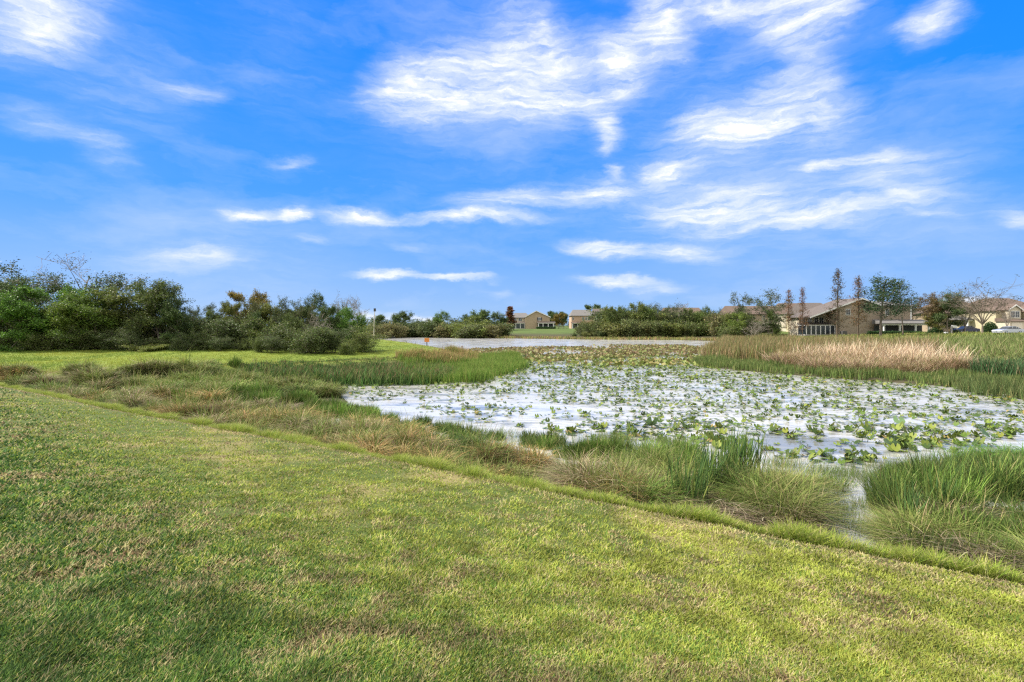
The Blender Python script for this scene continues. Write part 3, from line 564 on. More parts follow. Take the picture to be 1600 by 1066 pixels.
# sprinkle of tiny leaves on far open water
n = 9000; x = rng.uniform(-35, 50, n); y = rng.uniform(55, 120, n); ok = (rng.random(n) < .22*sm(90, 60, y)) & (polysd(x, y, PEN) < -4) & (polysd(x, y, FAR) < -1) & (polysd(x, y, TIP) < 0); x, y = x[ok], y[ok]; k = len(x)
a = rng.random(k)*6.28; r = .15+.1*rng.random(k); V = np.stack([np.stack([x-r*np.cos(a), y, .02+0*x], 1), np.stack([x, y+r, .05+0*x], 1), np.stack([x+r*np.cos(a), y, .02+0*x], 1), np.stack([x, y, .06+r], 1)], 1).reshape(-1, 3)
g.add(V, np.repeat(pick([(.2, .22, .09), (.3, .18, .1)], [1, 1], k), 4, 0), np.arange(k*4).reshape(-1, 4))
tag(link('brown_lily_mat', g.mesh('brown_lily_mat', M_PAD)), 'rusty brown mat of old lily leaves across the middle of the pond', 'water lilies', kind='stuff')

# ================================================================== plants that stand alone on the near bank
def cattail(px, py, n, h, label):
    x0, y0 = W(px, py, .1); s = NX*x0+NY*y0
    if s < 8.8: x0 += NX*(8.8-s); y0 += NY*(8.8-s)
    z0 = max(hz(x0, y0), 0); t = thing('cattail', label, 'cattail', (x0, y0, z0), 0, 'cattail clumps on the near bank')
    h *= 1.32; n = int(n*1.5); g = Geo(); P = np.stack([rng.normal(0, .13, n), rng.normal(0, .10, n), np.full(n, -.03)], 1)
    a = rng.normal(.3, 1.2, n); blades(g, P, h*(.5+.5*rng.random(n)), .021+.016*rng.random(n), a, .05+.16*rng.random(n), .32*rng.random(n)**2, .06*rng.random(n), pick([(.09, .165, .045), (.13, .21, .05), (.24, .28, .07), (.06, .11, .035)], [3, 3, 1, 2], n), 5)
    o = link('leaves', g.mesh('leaves', M_BLADE), t)
    g = Geo(); m = n//3; P = np.stack([rng.normal(0, .13, m), rng.normal(0, .10, m), np.full(m, -.02)], 1)
    blades(g, P, h*(.35+.3*rng.random(m)), .014+.01*rng.random(m), rng.random(m)*6.28, .4+.5*rng.random(m), .8*rng.random(m), .5+.6*rng.random(m), pick([(.46, .36, .2), (.34, .23, .13)], [2, 1], m), 5)
    link('dead_leaves', g.mesh('dead_leaves', M_BLADE), t)
for px, py, n, h, l in ((1083,793,42,1.02,'broad bladed green cattail clump nearest the lawn edge'),(1060,786,34,.95,'green cattail clump at the left end of the cattails'),(1105,768,46,1.02,'yellow green cattail clump just behind the nearest one'),
    (1125,757,44,1.0,'cattail clump with dry tan blades in the middle of the cattails'),(1150,748,50,1.08,'arching dark green cattail clump reaching highest over the water'),(1172,745,44,1.0,'cattail clump at the right end beside the olive mound'),(1140,730,44,.95,'rear cattail clump standing at the water behind the others'),
    (1427,815,30,.72,'small cattail clump left in the dense green reeds'),(1468,800,34,.78,'cattail clump with yellow blades in the dense green reeds')):
    cattail(px, py, n, h, l)

# ================================================================== trees and shrubs
def skeleton(kind, H, seed):
    """returns list of (points, radii, level) and leaf cluster centres (pos, size)"""
    r = random.Random(seed); br = []; lf = []
    def grow(p, d, ln, rad, lvl, maxl, wob, up, kids, leafy):
        k = 5; pts = [p]; d = Vector(d).normalized(); q = Vector(p)
        for i in range(k):
            d = (d+Vector((r.gauss(0, wob), r.gauss(0, wob), r.gauss(0, wob)+up))).normalized(); q = q+d*ln/k; pts.append(tuple(q))
        br.append((pts, [rad*(1-.72*i/k) for i in range(k+1)], lvl))
        if lvl >= leafy:
            for i in range(1, k+1): lf.append((pts[i], ln*.25))
        if lvl < maxl:
            for j in range(kids[lvl]):
                f = r.uniform(.35, 1.0) if lvl else r.uniform(kids[-1], 1.0); i = min(k-1, int(f*k)); o = Vector(pts[i]).lerp(Vector(pts[i+1]), f*k-i)
                ax = Vector((r.gauss(0, 1), r.gauss(0, 1), r.gauss(0, .35))).normalized()
                nd = (d*.55+ax*r.uniform(.6, 1.1)).normalized() if lvl else (ax+Vector((0, 0, r.uniform(.2, .9)))).normalized()
                grow(tuple(o), nd, ln*r.uniform(.42, .62), rad*(1-.6*f)*.55, lvl+1, maxl, wob, up*.9, kids, leafy)
    if kind == 'broad':
        grow((0, 0, 0), (r.gauss(0, .1), r.gauss(0, .1), 1), H*.72, H*.022, 0, 3, .11, .05, (10, 6, 4, .22), 2)
    elif kind == 'open':
        for i in range(2): grow((i*.3, 0, 0), (r.gauss(0, .25), r.gauss(0, .25), 1), H*.74, H*.015, 0, 3, .15, .05, (8, 5, 3, .38), 3)
    elif kind == 'lean':
        grow((0, 0, 0), (.38, 0, 1), H*.86, H*.019, 0, 3, .09, .02, (7, 3, 3, .5), 3)
    elif kind == 'shrub':
        for i in range(7):
            a = i*.9+r.random(); grow((.25*math.cos(a), .25*math.sin(a), 0), (math.cos(a)*r.uniform(.1, 1.1), math.sin(a)*r.uniform(.1, 1.1), 1), H*r.uniform(.6, .9), H*.011, 0, 2, .15, .02, (7, 5, .08), 1)
    elif kind == 'bare':
        for i in range(3): grow((i*.2, 0, 0), (r.gauss(0, .3), r.gauss(0, .3), 1), H*.72, H*.013, 0, 3, .10, .05, (7, 5, 4, .25), 4)
        lf.extend([(b[0][-1], .2) for b in br if b[2] == 3 and r.random() < .4])
    elif kind == 'vase':
        grow((0, 0, 0), (0, 0, 1), H*.25, H*.03, 0, 0, .02, 0, (0, 0), 9)
        for i in range(11):
            a = i*.57+r.random()*.4; sp = r.uniform(.25, .95); grow((0, 0, H*.22), (math.cos(a)*sp, math.sin(a)*sp, 1), H*r.uniform(.55, .75), H*.012, 1, 3, .07, .03, (0, 7, 5, .3), 4)
        lf.extend([(b[0][-1], .25) for b in br if b[2] == 3 and r.random() < .35])
    elif kind == 'cypress':
        grow((0, 0, 0), (0, 0, 1), H, H*.013, 0, 0, .015, .02, (0, 0), 9)
        nb_ = 38
        for i in range(nb_):
            f = .16+.82*i/nb_; a = i*2.4+r.random(); ln = H*.20*(1.02-f)**.8*r.uniform(.35, 1.25)+.12
            grow((0, 0, H*f), (math.cos(a), math.sin(a), .25+.3*f), ln, H*.0035, 1, 2, .12, .02, (0, 3, .3), 1)
    elif kind == 'pine':
        grow((0, 0, 0), (.05, 0, 1), H*.9, H*.016, 0, 0, .03, .05, (0, 0), 9)
        for i in range(26):
            f = .30+.62*(i/26); a = i*2.4+r.random(); ln = H*.34*(1.1-f)*r.uniform(.6, 1.25)+.5
            q = Vector(br[0][0][0]).lerp(Vector(br[0][0][-1]), f/.9*.95 if f < .9 else 1)
            grow(tuple(q), (math.cos(a), math.sin(a), .35), ln, H*.005, 1, 2, .12, .06, (0, 5, .4), 2)
    return br, lf
KINDS = dict(  # leaves per cluster, leaf size, cluster spread, palette
 broad=(17, .19, .24, [(.085, .13, .035), (.13, .18, .045), (.055, .085, .026), (.19, .23, .06)], [3, 3, 2, 1]),
 open=(8, .18, .22, [(.09, .12, .04), (.13, .16, .055), (.06, .08, .03)], [3, 2, 2]),
 lean=(3, .11, .22, [(.08, .09, .04), (.10, .12, .05)], [1, 1]),
 shrub=(8, .17, .25, [(.10, .14, .04), (.15, .185, .055), (.07, .09, .032), (.21, .22, .08)], [3, 3, 2, 1]),
 bare=(5, .10, .25, [(.11, .11, .05), (.16, .11, .06)], [1, 1]),
 vase=(9, .12, .22, [(.06, .07, .035), (.12, .10, .05)], [2, 1]),
 cypress=(3, .13, .20, [(.10, .10, .045), (.14, .09, .04), (.07, .085, .04)], [1, 1, 1]),
 pine=(13, .15, .26, [(.035, .075, .03), (.06, .11, .04), (.025, .05, .022)], [2, 2, 1]))
def leaves(g, centres, n, size, spread, pal, wt, seed):
    rg = np.random.default_rng(seed); c = np.array([q for q, _ in centres], float); k = len(c)*n
    P = np.repeat(c, n, 0)+rg.normal(0, spread, (k, 3))*np.array([1, 1, .75]); P[:, 2] = np.maximum(P[:, 2], .05)
    tint = np.repeat(.6+.8*rg.random((len(c), 1)), n, 0); pal = np.array(pal); ci = rg.choice(len(pal), k, p=np.array(wt)/sum(wt)); col = pal[ci]*tint*(1+(rg.random((k, 3))-.5)*.15)
    a = rg.normal(0, 1, (k, 3)); a[:, 2] *= .6; a /= np.linalg.norm(a, axis=1, keepdims=True); b = np.cross(a, rg.normal(0, 1, (k, 3))); b /= np.linalg.norm(b, axis=1, keepdims=True)+1e-9
    s = size*(.6+.8*rg.random((k, 1))); a = a*s; b = b*s*.45
    V = np.stack([P-a*.5, P-b*.5, P+a*.5, P+b*.5], 1).reshape(-1, 3); g.add(V, np.repeat(col, 4, 0), np.arange(k*4).reshape(-1, 4))
protos = {}
def proto(kind, H, var, mult=1.0, lsize=None):
    key = (kind, H, var, mult, lsize)
    if key in protos: return protos[key]
    br, lf = skeleton(kind, H, hash_(kind)+var*17); nl, ls, sp, pal, wt = KINDS[kind]
    gb = Geo()
    for pts, rad, lvl in br:
        tube(gb, pts, np.maximum(rad, .014), (.19, .16, .125) if kind not in ('bare', 'vase', 'lean') else (.27, .24, .20), 6 if lvl == 0 else (4 if lvl == 1 else 3))
    gl = Geo(); leaves(gl, lf, max(1, int(nl*mult)), ls if not lsize else lsize, sp if not lsize else sp*1.2, pal, wt, var+5)
    protos[key] = (gb.mesh('trunk', M_BARK), gl.mesh('crown', M_LEAF)); return protos[key]
def hash_(s): return sum(ord(c)*(i+3) for i, c in enumerate(s))
def plant(kind, px, d, ytop, label, name='tree', cat='tree', group=None, tint=(1, 1, 1), wide=1.0, var=0, H=7., mult=1.0, lsize=None, sink=0, btint=(1, 1, 1)):
    x, y = D(px, d); z = hz(x, y); top = EYE+(508-ytop)/800*d; h = max(top-z, .6)
    tr, cr_ = proto(kind, H, var, mult, lsize); zs = max(v for v in (0.1,)); 
    key = ('h', kind, H, var, mult, lsize)
    if key not in protos:
        co = np.empty(len(cr_.vertices)*3, np.float32); cr_.vertices.foreach_get('co', co); zz = co.reshape(-1, 3)[:, 2]
        co2 = np.empty(len(tr.vertices)*3, np.float32); tr.vertices.foreach_get('co', co2); protos[key] = max(np.percentile(zz, 99.7), np.percentile(co2.reshape(-1, 3)[:, 2], 99.5))
    k = h/protos[key]; o = thing(name, label, cat, (x, y, z-.03-sink), random.random()*6.28 if kind != 'lean' else 0, group); o.scale = (k*wide, k*wide, k)
    a = link('trunk' if kind != 'shrub' else 'stem', tr, o); b = link('crown' if kind != 'shrub' else 'foliage', cr_, o); b.color = (*tint, 1); a.color = (*btint, 1); return o
DK, BR, YL, RU, GY, MA = (.7, .78, .75), (.95, 1.35, .7), (1.3, 1.3, .8), (1.8, 1.0, .7), (1.0, .98, 1.0), (1.3, 1.0, 1.1)
# ---- left tree line, nearest trees of the picture
for (k, px, d, yt, lb, nm, tint, wd, vr) in (
 ('broad', -45, 45, 430, 'dark broad tree cut by the left edge of the photo', 'broadleaf_tree', DK, 1., 0),
 ('broad', 8, 47, 436, 'dark green tree at the far left end of the tree line', 'broadleaf_tree', DK, .95, 1),
 ('open', 44, 47, 418, 'open crowned tree with sky showing through at the far left', 'broadleaf_tree', DK, 1.0, 0),
 ('broad', 30, 43.5, 456, 'bright green bushy tree in front of the far left trees', 'broadleaf_tree', BR, 1.0, 2),
 ('broad', 82, 44.5, 450, 'fresh green tree just left of the tall leaning tree', 'broadleaf_tree', BR, .95, 0),
 ('lean', 98, 49, 394, 'tall thin leaning tree that stands highest over the left tree line', 'leaning_tree', DK, 1.0, 1),
 ('open', 168, 48, 428, 'loose leafed tree right of the tall leaning tree', 'broadleaf_tree', DK, 1.05, 1),
 ('broad', 112, 44, 468, 'yellow green low tree under the tall leaning tree', 'broadleaf_tree', YL, .95, 1),
 ('broad', 150, 44.5, 452, 'green dome of a tree under the loose leafed tree', 'broadleaf_tree', (1.2, 1.35, .8), 1.0, 2),
 ('broad', 200, 46, 455, 'dull olive tree left of the pointed dark tree', 'broadleaf_tree', (1.15, 1., .9), 1.0, 0),
 ('broad', 252, 46, 444, 'dark pointed tree near the middle of the left tree line', 'broadleaf_tree', (.95, .9, .85), .8, 1),
 ('open', 256, 46.5, 440, 'airy treetop rising out of the dark pointed tree', 'broadleaf_tree', DK, .8, 2),
 ('broad', 278, 45, 468, 'dark sloping tree right of the pointed dark tree', 'broadleaf_tree', DK, .75, 2),
 ('open', 318, 52, 486, 'thin low tree in the dip of the tree line', 'broadleaf_tree', GY, .9, 0),
 ('open', 345, 50, 474, 'small dark tree left of the rusty tree', 'broadleaf_tree', DK, .8, 1),
 ('broad', 386, 51, 458, 'rusty brown leaved tree in the left tree line', 'rusty_tree', RU, .72, 0),
 ('open', 412, 54, 466, 'sparse tree right of the rusty tree', 'broadleaf_tree', (1.3, 1.1, .9), .8, 2),
 ('broad', 428, 50, 478, 'dull brown green tree right of the rusty tree', 'broadleaf_tree', (1.5, 1.2, .95), .8, 1),
 ('open', 455, 51, 466, 'small round topped tree with open crown', 'broadleaf_tree', DK, .7, 0),
 ('broad', 492, 52, 460, 'narrow dark tree with a tufted top', 'broadleaf_tree', DK, .5, 2),
 ('broad', 468, 50, 486, 'grey green low tree left of the narrow dark tree', 'broadleaf_tree', GY, .8, 0),
 ('bare', 502, 46, 484, 'pale many stemmed leafless tree in the left tree line', 'bare_tree', (1, 1, 1), .75, 0),
 ('broad', 535, 49.5, 484, 'bright green tree near the right end of the left tree line', 'broadleaf_tree', BR, .7, 1),
 ('broad', 560, 50, 494, 'leafy green tree closing the right end of the left tree line', 'broadleaf_tree', BR, .62, 2),
 ('bare', 546, 58, 455, 'tall leafless tree with fine twigs against the sky', 'bare_tree', DK, .7, 1),
 ('bare', 562, 60, 462, 'thin dark leafless tree at the right end of the left trees', 'bare_tree', DK, .35, 2)):
    plant(k, px, d, yt-3, lb, nm, tint=tint, wide=wd*(1.15 if k == 'broad' else 1), var=vr, mult=.8)
LM = [(-45, 'the left edge of the photo'), (8, 'the far left dark tree'), (44, 'the far left open crowned tree'), (98, 'the tall leaning tree'), (168, 'the loose leafed tree'), (205, 'the dull olive tree'), (252, 'the pointed dark tree'), (318, 'the dip in the tree line'), (386, 'the rusty tree'), (455, 'the round topped open tree'), (492, 'the narrow dark tree'), (545, 'the bright green trees at the right end')]
USED = set()
def bush_label(tint, row, px, lm):
    c = {DK: 'dark green', BR: 'bright green', YL: 'yellow green', GY: 'grey green', MA: 'mauve brown', RU: 'rusty'}.get(tint) or ('brownish' if tint[0] > tint[1]*1.1 else 'olive' if tint[0] > 1 else 'deep green')
    w = min(lm, key=lambda q: abs(q[0]-px)); side = 'left of' if px < w[0]-5 else 'right of' if px > w[0]+5 else 'straight below'
    t0 = c+' bush '+('in front, ' if row == 1 else 'behind, ')+side+' '+w[1]
    for suf in ('', ', second along', ', third along', ', fourth along'):
        if t0+suf not in USED: USED.add(t0+suf); return t0+suf
    return t0
for i in range(46):
    px = -60+i*14+random.uniform(-6, 6); 
    if px > 548: continue
    row = i % 2; d = random.uniform(43, 45) if row else random.uniform(46.5, 52)
    yt = random.uniform(503, 530) if row else random.uniform(484, 506)
    if px > 285 and not row: yt = random.uniform(490, 512)
    if px > 285 and row: yt = random.uniform(508, 532)
    tint = random.choice([DK, DK, (.85, .92, .8), (1.0, 1.05, .85), GY, (1.15, 1.2, .85)])
    plant('shrub', px, d, yt, bush_label(tint, row, px, LM), 'bush', 'bush', 'undergrowth bushes below the left tree line', tint, random.uniform(.9, 1.5) if px < 285 else random.uniform(.7, 1.2), i % 3, 4.)
plant('shrub', 563, 46.5, 506, 'low olive bush ending the left tree line beside the grass', 'bush', 'bush', None, (1.2, 1.2, .9), 1.1, 1, 4.)
plant('shrub', 235, 42.8, 537, 'low pale fallen brush at the foot of the left trees', 'bush', 'bush', None, (1.8, 1.7, 1.1), 3.2, 0, 4.)
for j, (k, px, d, yt, lb, tint, wd, vr) in enumerate((
 ('open', 300, 49, 478, 'thin leafy tree beginning the lower middle of the left tree line', DK, .6, 1), ('broad', 332, 48, 484, 'short olive tree left of the small dark tree', GY, .55, 2),
 ('broad', 362, 49, 472, 'brown green tree touching the rusty tree from the left', (1.3, 1.05, .8), .5, 0), ('open', 400, 49, 466, 'tall sparse tree directly right of the rusty tree', (1.1, .95, .8), .6, 1),
 ('broad', 404, 47.5, 486, 'dark bushy tree under the rusty tree', DK, .6, 2), ('open', 440, 49, 468, 'slender tree with separate leaf tufts', DK, .5, 2), ('broad', 452, 47.5, 490, 'grey olive tree under the round topped open tree', GY, .6, 1),
 ('open', 478, 50, 476, 'weedy tree just left of the narrow dark tree', (1.1, 1., .8), .5, 0), ('broad', 515, 48, 478, 'dark tree behind the pale many stemmed tree', DK, .6, 0), ('open', 528, 50, 474, 'thin tree between the pale stems and the bright green tree', (1.2, 1., .85), .5, 1),
 ('broad', 548, 47.5, 500, 'fresh green tree at the foot of the tall leafless tree', BR, .7, 0))):
    plant(k, px, d, yt, lb, 'broadleaf_tree', tint=tint, wide=wd, var=vr)
# ---- trees behind the pond, left of the houses
FB = 'bushes on the far shore left of the houses'
for i, (px, d, yt, tint, wd) in enumerate([(585,150,503,GY,1.3),(600,140,506,MA,1.6),(615,142,504,MA,1.5),(632,150,502,DK,1.3),(648,152,505,GY,1.5),(664,150,506,GY,1.5),(680,148,500,DK,1.3),(700,146,504,MA,1.5),(718,142,503,YL,1.4),(735,140,505,GY,1.6),(752,142,500,YL,1.4),(768,141,506,MA,1.5),(782,146,504,GY,1.5),(590,160,500,DK,1.3),(655,165,500,DK,1.6),(745,150,497,DK,1.3),(720,152,498,DK,1.3)]):
    plant('shrub', px, d, yt, 'far '+bush_label(tint, 1 if d < 149 else 0, px, [(584, 'the slender pale pole'), (625, 'the twin topped tree'), (667, 'the orange sign'), (692, 'the light topped tree'), (733, 'the small dark far tree'), (757, 'the wide rounded far tree'), (797, 'the rusty conifer')]), 'bush', 'bush', FB, tint, wd*.85, i % 3, 4., mult=.5, lsize=.3)
for (k, px, d, yt, lb, tint, wd, vr) in (('broad',597,150,492,'small dark tree above the far left scrub',DK,.9,0),('broad',625,152,486,'twin topped dark tree above the far scrub',DK,.8,1),('broad',692,150,486,'light topped tree standing alone in the far scrub',(1.1,1.3,1.),.9,2),
  ('broad',733,155,491,'small dark tree in the far scrub right of the light topped tree',DK,.8,0),('broad',757,152,484,'wide rounded tree in the far scrub',(1.,1.1,.9),1.0,1),('broad',778,150,487,'dark tree next to the rusty conifer',DK,.9,2),
  ('broad',743,147,494,'dull olive tree in front of the wide rounded tree',(1.3,1.2,.9),1.,0)):
    plant(k, px, d, yt, lb, 'far_tree', tint=tint, wide=wd, var=vr, mult=.45, lsize=.28)
plant('cypress', 797, 185, 479, 'rusty brown conifer standing left of the first distant house', 'cypress_tree', tint=(1.5, .8, .7), wide=1.7, var=0, H=10., mult=1.5, lsize=.5)
plant('broad', 924, 262, 476, 'round dark treetop showing above the roof of the second distant house', 'far_tree', tint=DK, wide=.9, var=0, mult=.5, lsize=.35)
for (px, d, yt, lb, tint) in ((862,250,486,'slim dark tree between the two distant houses',DK),(873,225,489,'rust coloured tree between the two distant houses',RU),(880,262,487,'small green tree left of the second distant house',DK),(868,235,497,'low brown tree behind the first house porch',RU)):
    plant('broad', px, d, yt, lb, 'far_tree', tint=tint, wide=.8, var=1, mult=.45, lsize=.32)
# ---- thicket across the pond
TH = 'bushes of the thicket across the pond'
TM = [(905, 'the peach house'), (950, 'the pale yellow house'), (1006, 'the small open treetop'), (1058, 'the leafless twiggy treetop'), (1100, 'the hidden brown roof'), (1153, 'the forked open tree'), (1200, 'the rounded open tree')]
tints = [DK, (.95, .98, .85), (1.2, 1.15, .85), GY, (1., 1.1, .8), MA, (1.2, 1.05, .85)]
skyl = lambda p: np.interp(p, [895,905,920,940,955,985,1010,1040,1070,1100,1130,1160,1180,1215,1225], [515,506,499,497,482,478,481,482,482,486,484,490,500,505,517])
for i in range(64):
    row = i % 3; px = 898+(i//3)*15.4+random.uniform(-5, 5)+row*4
    if px > 1226: continue
    d = (136, 142, 150)[row]+random.uniform(-2, 2) if px < 1130 else (118, 124, 130)[row]
    yt = float(skyl(px))+(20, 9, 2)[row]+random.uniform(-3, 4); yt = min(yt, 521)
    tn = GY if row == 0 and random.random() < .5 else random.choice(tints)
    plant('shrub', px, d, yt, bush_label(tn, 1 if row == 0 else 0, px, TM)+(' in the last row' if row == 2 else ''), 'bush', 'bush', TH, tn, random.uniform(.8, 1.25), i % 3, 4., mult=.6, lsize=.3)
for i in range(22):
    px = 905+i*14.5+random.uniform(-5, 5); yt = float(skyl(px))-random.uniform(-3, 9)
    if px > 1130: yt += 6
    tn = random.choice([DK, (.95, .95, .85), (1.25, 1.1, .85), (1., 1.05, .8)])
    plant(random.choice(['broad', 'open', 'open']), px, 139 if px < 1130 else 123, yt, 'small '+bush_label(tn, 0, px, TM).replace('bush', 'tree over the thicket').replace('behind, ', ''), 'far_tree', 'tree', 'small trees rising from the thicket across the pond', tn, random.uniform(.4, .7), i % 3, mult=.38, lsize=.26)
for (k, px, d, yt, lb, tint, wd, vr) in (('open',1006,145,472,'small open treetop over the thicket',DK,.8,0),('bare',1058,145,467,'leafless twiggy treetop over the thicket',DK,.8,1),('open',1025,148,473,'dark leafy top right of the small open treetop',DK,.7,2),
   ('open',1155,122,456,'thin tree with forked open top at the right end of the thicket',DK,.6,1),('broad',1152,118,488,'yellow green lower tree at the right end of the thicket',YL,.8,0),
   ('open',1200,122,453,'rounded open tree in front of the brown townhouse roof',DK,.95,0),('broad',1206,120,484,'dark green bushy tree at the foot of the brown townhouse',(1.,1.05,.85),.55,2),
   ('bare',1176,112,498,'leaning pale leafless brush at the end of the thicket',(1,1,1),1.3,2)):
    plant(k, px, d, yt, lb, 'far_tree', tint=tint, wide=wd, var=vr, mult=.5 if k == 'broad' else .45, lsize=.24)
for (px, d, yt, lb, tint, wd, vr, m_) in ((1233,112,452,'thin russet cypress left of its taller twin',(1.7,1.,.8),.75,0,1.),(1254,110,449,'thin russet cypress with bare top before the beige roof',(1.6,.9,.8),.75,1,1.),
   (1308,100,420,'tallest slim cypress standing before the gabled townhouse',(.9,.8,.8),.85,2,1.3),(1341,101,431,'second tall cypress with rusty lower branches beside the pine',(1.5,1.,.7),.95,1,1.2)):
    plant('cypress', px, d, yt, lb, 'cypress_tree', tint=tint, wide=wd, var=vr, H=10., mult=m_, lsize=.19, btint=(.6, .55, .5))
plant('pine', 1376, 99, 432, 'wide dark green pine hiding the right side of the gable', 'pine_tree', tint=(1.15, 1.1, 1.05), wide=1.25, var=0, H=9., lsize=.22, mult=.6)
plant('pine', 1411, 101, 436, 'slimmer pine with tufted crown in front of the porch', 'pine_tree', tint=(.8, .8, .8), wide=.7, var=1, H=9., lsize=.2, mult=.35)
plant('pine', 1428, 120, 462, 'small dark tree tuft right of the slimmer pine', 'far_tree', tint=(.8, .8, .8), wide=1., var=2, H=9., lsize=.22, mult=.5)
plant('open', 1462, 104, 458, 'rusty small leaved tree right of the porch', 'far_tree', tint=(1.6, .9, .9), wide=.75, var=1, lsize=.2, mult=1.3)
plant('broad', 1481, 102, 456, 'dark rounded oak between the porch and the garage', 'oak_tree', tint=(.8, .85, .95), wide=.9, var=2, mult=.8, lsize=.2)
plant('broad', 1462, 104, 490, 'low tan leaved tree at the end of the porch hedge', 'far_tree', tint=(1.8, 1.3, 1.1), wide=.9, var=1, mult=.6, lsize=.2)
plant('vase', 1535, 92, 432, 'large leafless vase shaped tree in front of the far right houses', 'bare_tree', tint=(.8, .8, .8), wide=.95, var=0, H=9., lsize=.24, btint=(.75, .7, .65))
plant('vase', 1508, 103, 466, 'smaller brown leafless tree before the garage house', 'bare_tree', tint=(2.2, 1.6, 1.1), wide=.9, var=1, H=9., lsize=.2, mult=2.)
plant('vase', 1574, 100, 474, 'thin reddish bare tree before the right garage', 'bare_tree', tint=(2.4, 1.2, 1.), wide=.5, var=2, H=9., lsize=.16)
# far woods that close the horizon
g = Geo(); n = 5200; px_ = rng.uniform(-1200, 2800, n); d_ = rng.uniform(320, 420, n); x = (px_-800)/800*d_; y = d_; z = height(x, y)
hh = 3.6+3.2*fbm(x, y*0, 40, 61)
cs = [((x[i], y[i], z[i]+hh[i]*random.random()**.6), .3) for i in range(n)]
leaves(g, cs, 14, .95, 1.3, [(.09, .12, .045), (.13, .13, .06), (.07, .09, .04)], [2, 1, 2], 9)
for i in range(0, n, 3): tube(g, [(x[i], y[i], z[i]), (x[i], y[i], z[i]+hh[i]*.8)], [.18, .08], (.16, .14, .11), 3)
tag(link('far_woods', g.mesh('far_woods', M_LEAF)), 'low dark line of far woods along the horizon', 'woods', kind='stuff')

# leaf-built clipped bush and hedges
def clipped(name, label, cat, px, d, w, dp, h, dome, tint=(.8, 1., .8), rz=0):
    x, y = D(px, d); t = thing(name, label, cat, (x, y, hz(x, y)), rz); rg = np.random.default_rng(int(px)); n = int(900*w*max(dp, 1)*max(h, 1)/2)
    P = rg.random((n, 3))*2-1; 
    if dome: P = P[(P**2).sum(1) < 1]; P[:, 2] = np.abs(P[:, 2])*1.
    P = P*np.array([w/2, dp/2, h if dome else h/2])
    if not dome: P[:, 2] += h/2
    g = Geo(); leaves(g, [((p_[0], p_[1], p_[2]), .1) for p_ in P], 2, .17, .05, [(.04, .08, .025), (.06, .11, .035), (.03, .055, .02)], [2, 2, 1], 3)
    o = link('foliage', g.mesh('foliage', M_LEAF), t); o.color = (*tint, 1)
    g = Geo(); 
    for k in range(max(1, int(w))): tube(g, [((k+.5-w/2) if w > 1.5 else 0, 0, -.1), ((k+.5-w/2) if w > 1.5 else 0, 0, h*.7)], [.06, .03], (.15, .12, .1), 4)
    link('stem', g.mesh('stem', M_BARK), t)
clipped('round_bush', 'dark clipped dome shaped bush beside the white garage column', 'bush', 1547, 97, 2.5, 2.5, 2.35, True)
clipped('hedge', 'low dark clipped hedge along the porch of the gabled townhouse', 'hedge', 1398, 109, 11.5, .9, .85, False)
clipped('hedge', 'low dark hedge under the porch of the first distant house', 'hedge', 853, 210, 8, 1.0, .9, False)
clipped('low_shrub', 'dark low shrub between the porch hedge and the parked dark car', 'shrub', 1462, 103, 3.6, 1.6, 1.5, True)

# big leafy bush at the right end of the near bank
def fern(px, py, n, h, sp, pal, label):
    x0, y0 = W(px, py, .1); t = thing('bank_bush', label, 'bush', (x0, y0, 0)); g = Geo()
    P = np.stack([rng.normal(0, sp, n), rng.normal(0, sp*.6, n), np.zeros(n)], 1)
    blades(g, P, h*(.5+.6*rng.random(n)), .012+.012*rng.random(n), rng.random(n)*6.28, .3+.8*rng.random(n), .9*rng.random(n), .35+.5*rng.random(n), pick(pal, [3, 2, 2], n), 5)
    link('fronds', g.mesh('fronds', M_BLADE), t); g = Geo(); m = n//10; q = P[:m]
    blades(g, q, np.full(m, h*.5), np.full(m, .015), rng.random(m)*6.28, .3*rng.random(m), .1*rng.random(m), 0*q[:, 0], pick([(.3, .22, .13)], [1], m), 3); link('stem', g.mesh('stem', M_BLADE), t)
fern(1565, 722, 1500, .75, .55, [(.13, .25, .04), (.18, .31, .05), (.09, .18, .035)], 'bright fresh green bush leaning over the lily water at right')
fern(1640, 725, 1500, .8, .6, [(.13, .25, .04), (.1, .2, .04), (.09, .18, .035)], 'fresh green bush at the right edge of the photo by the water')
fern(1585, 815, 900, .6, .3, [(.16, .17, .05), (.28, .17, .1), (.07, .1, .03)], 'reddish brown leafy bush on the near bank at the right edge')
fern(75, 590, 160, 1.1, .25, [(.09, .13, .05), (.12, .15, .06), (.07, .1, .04)], 'single dark green weed sticking up from the left marsh grass')

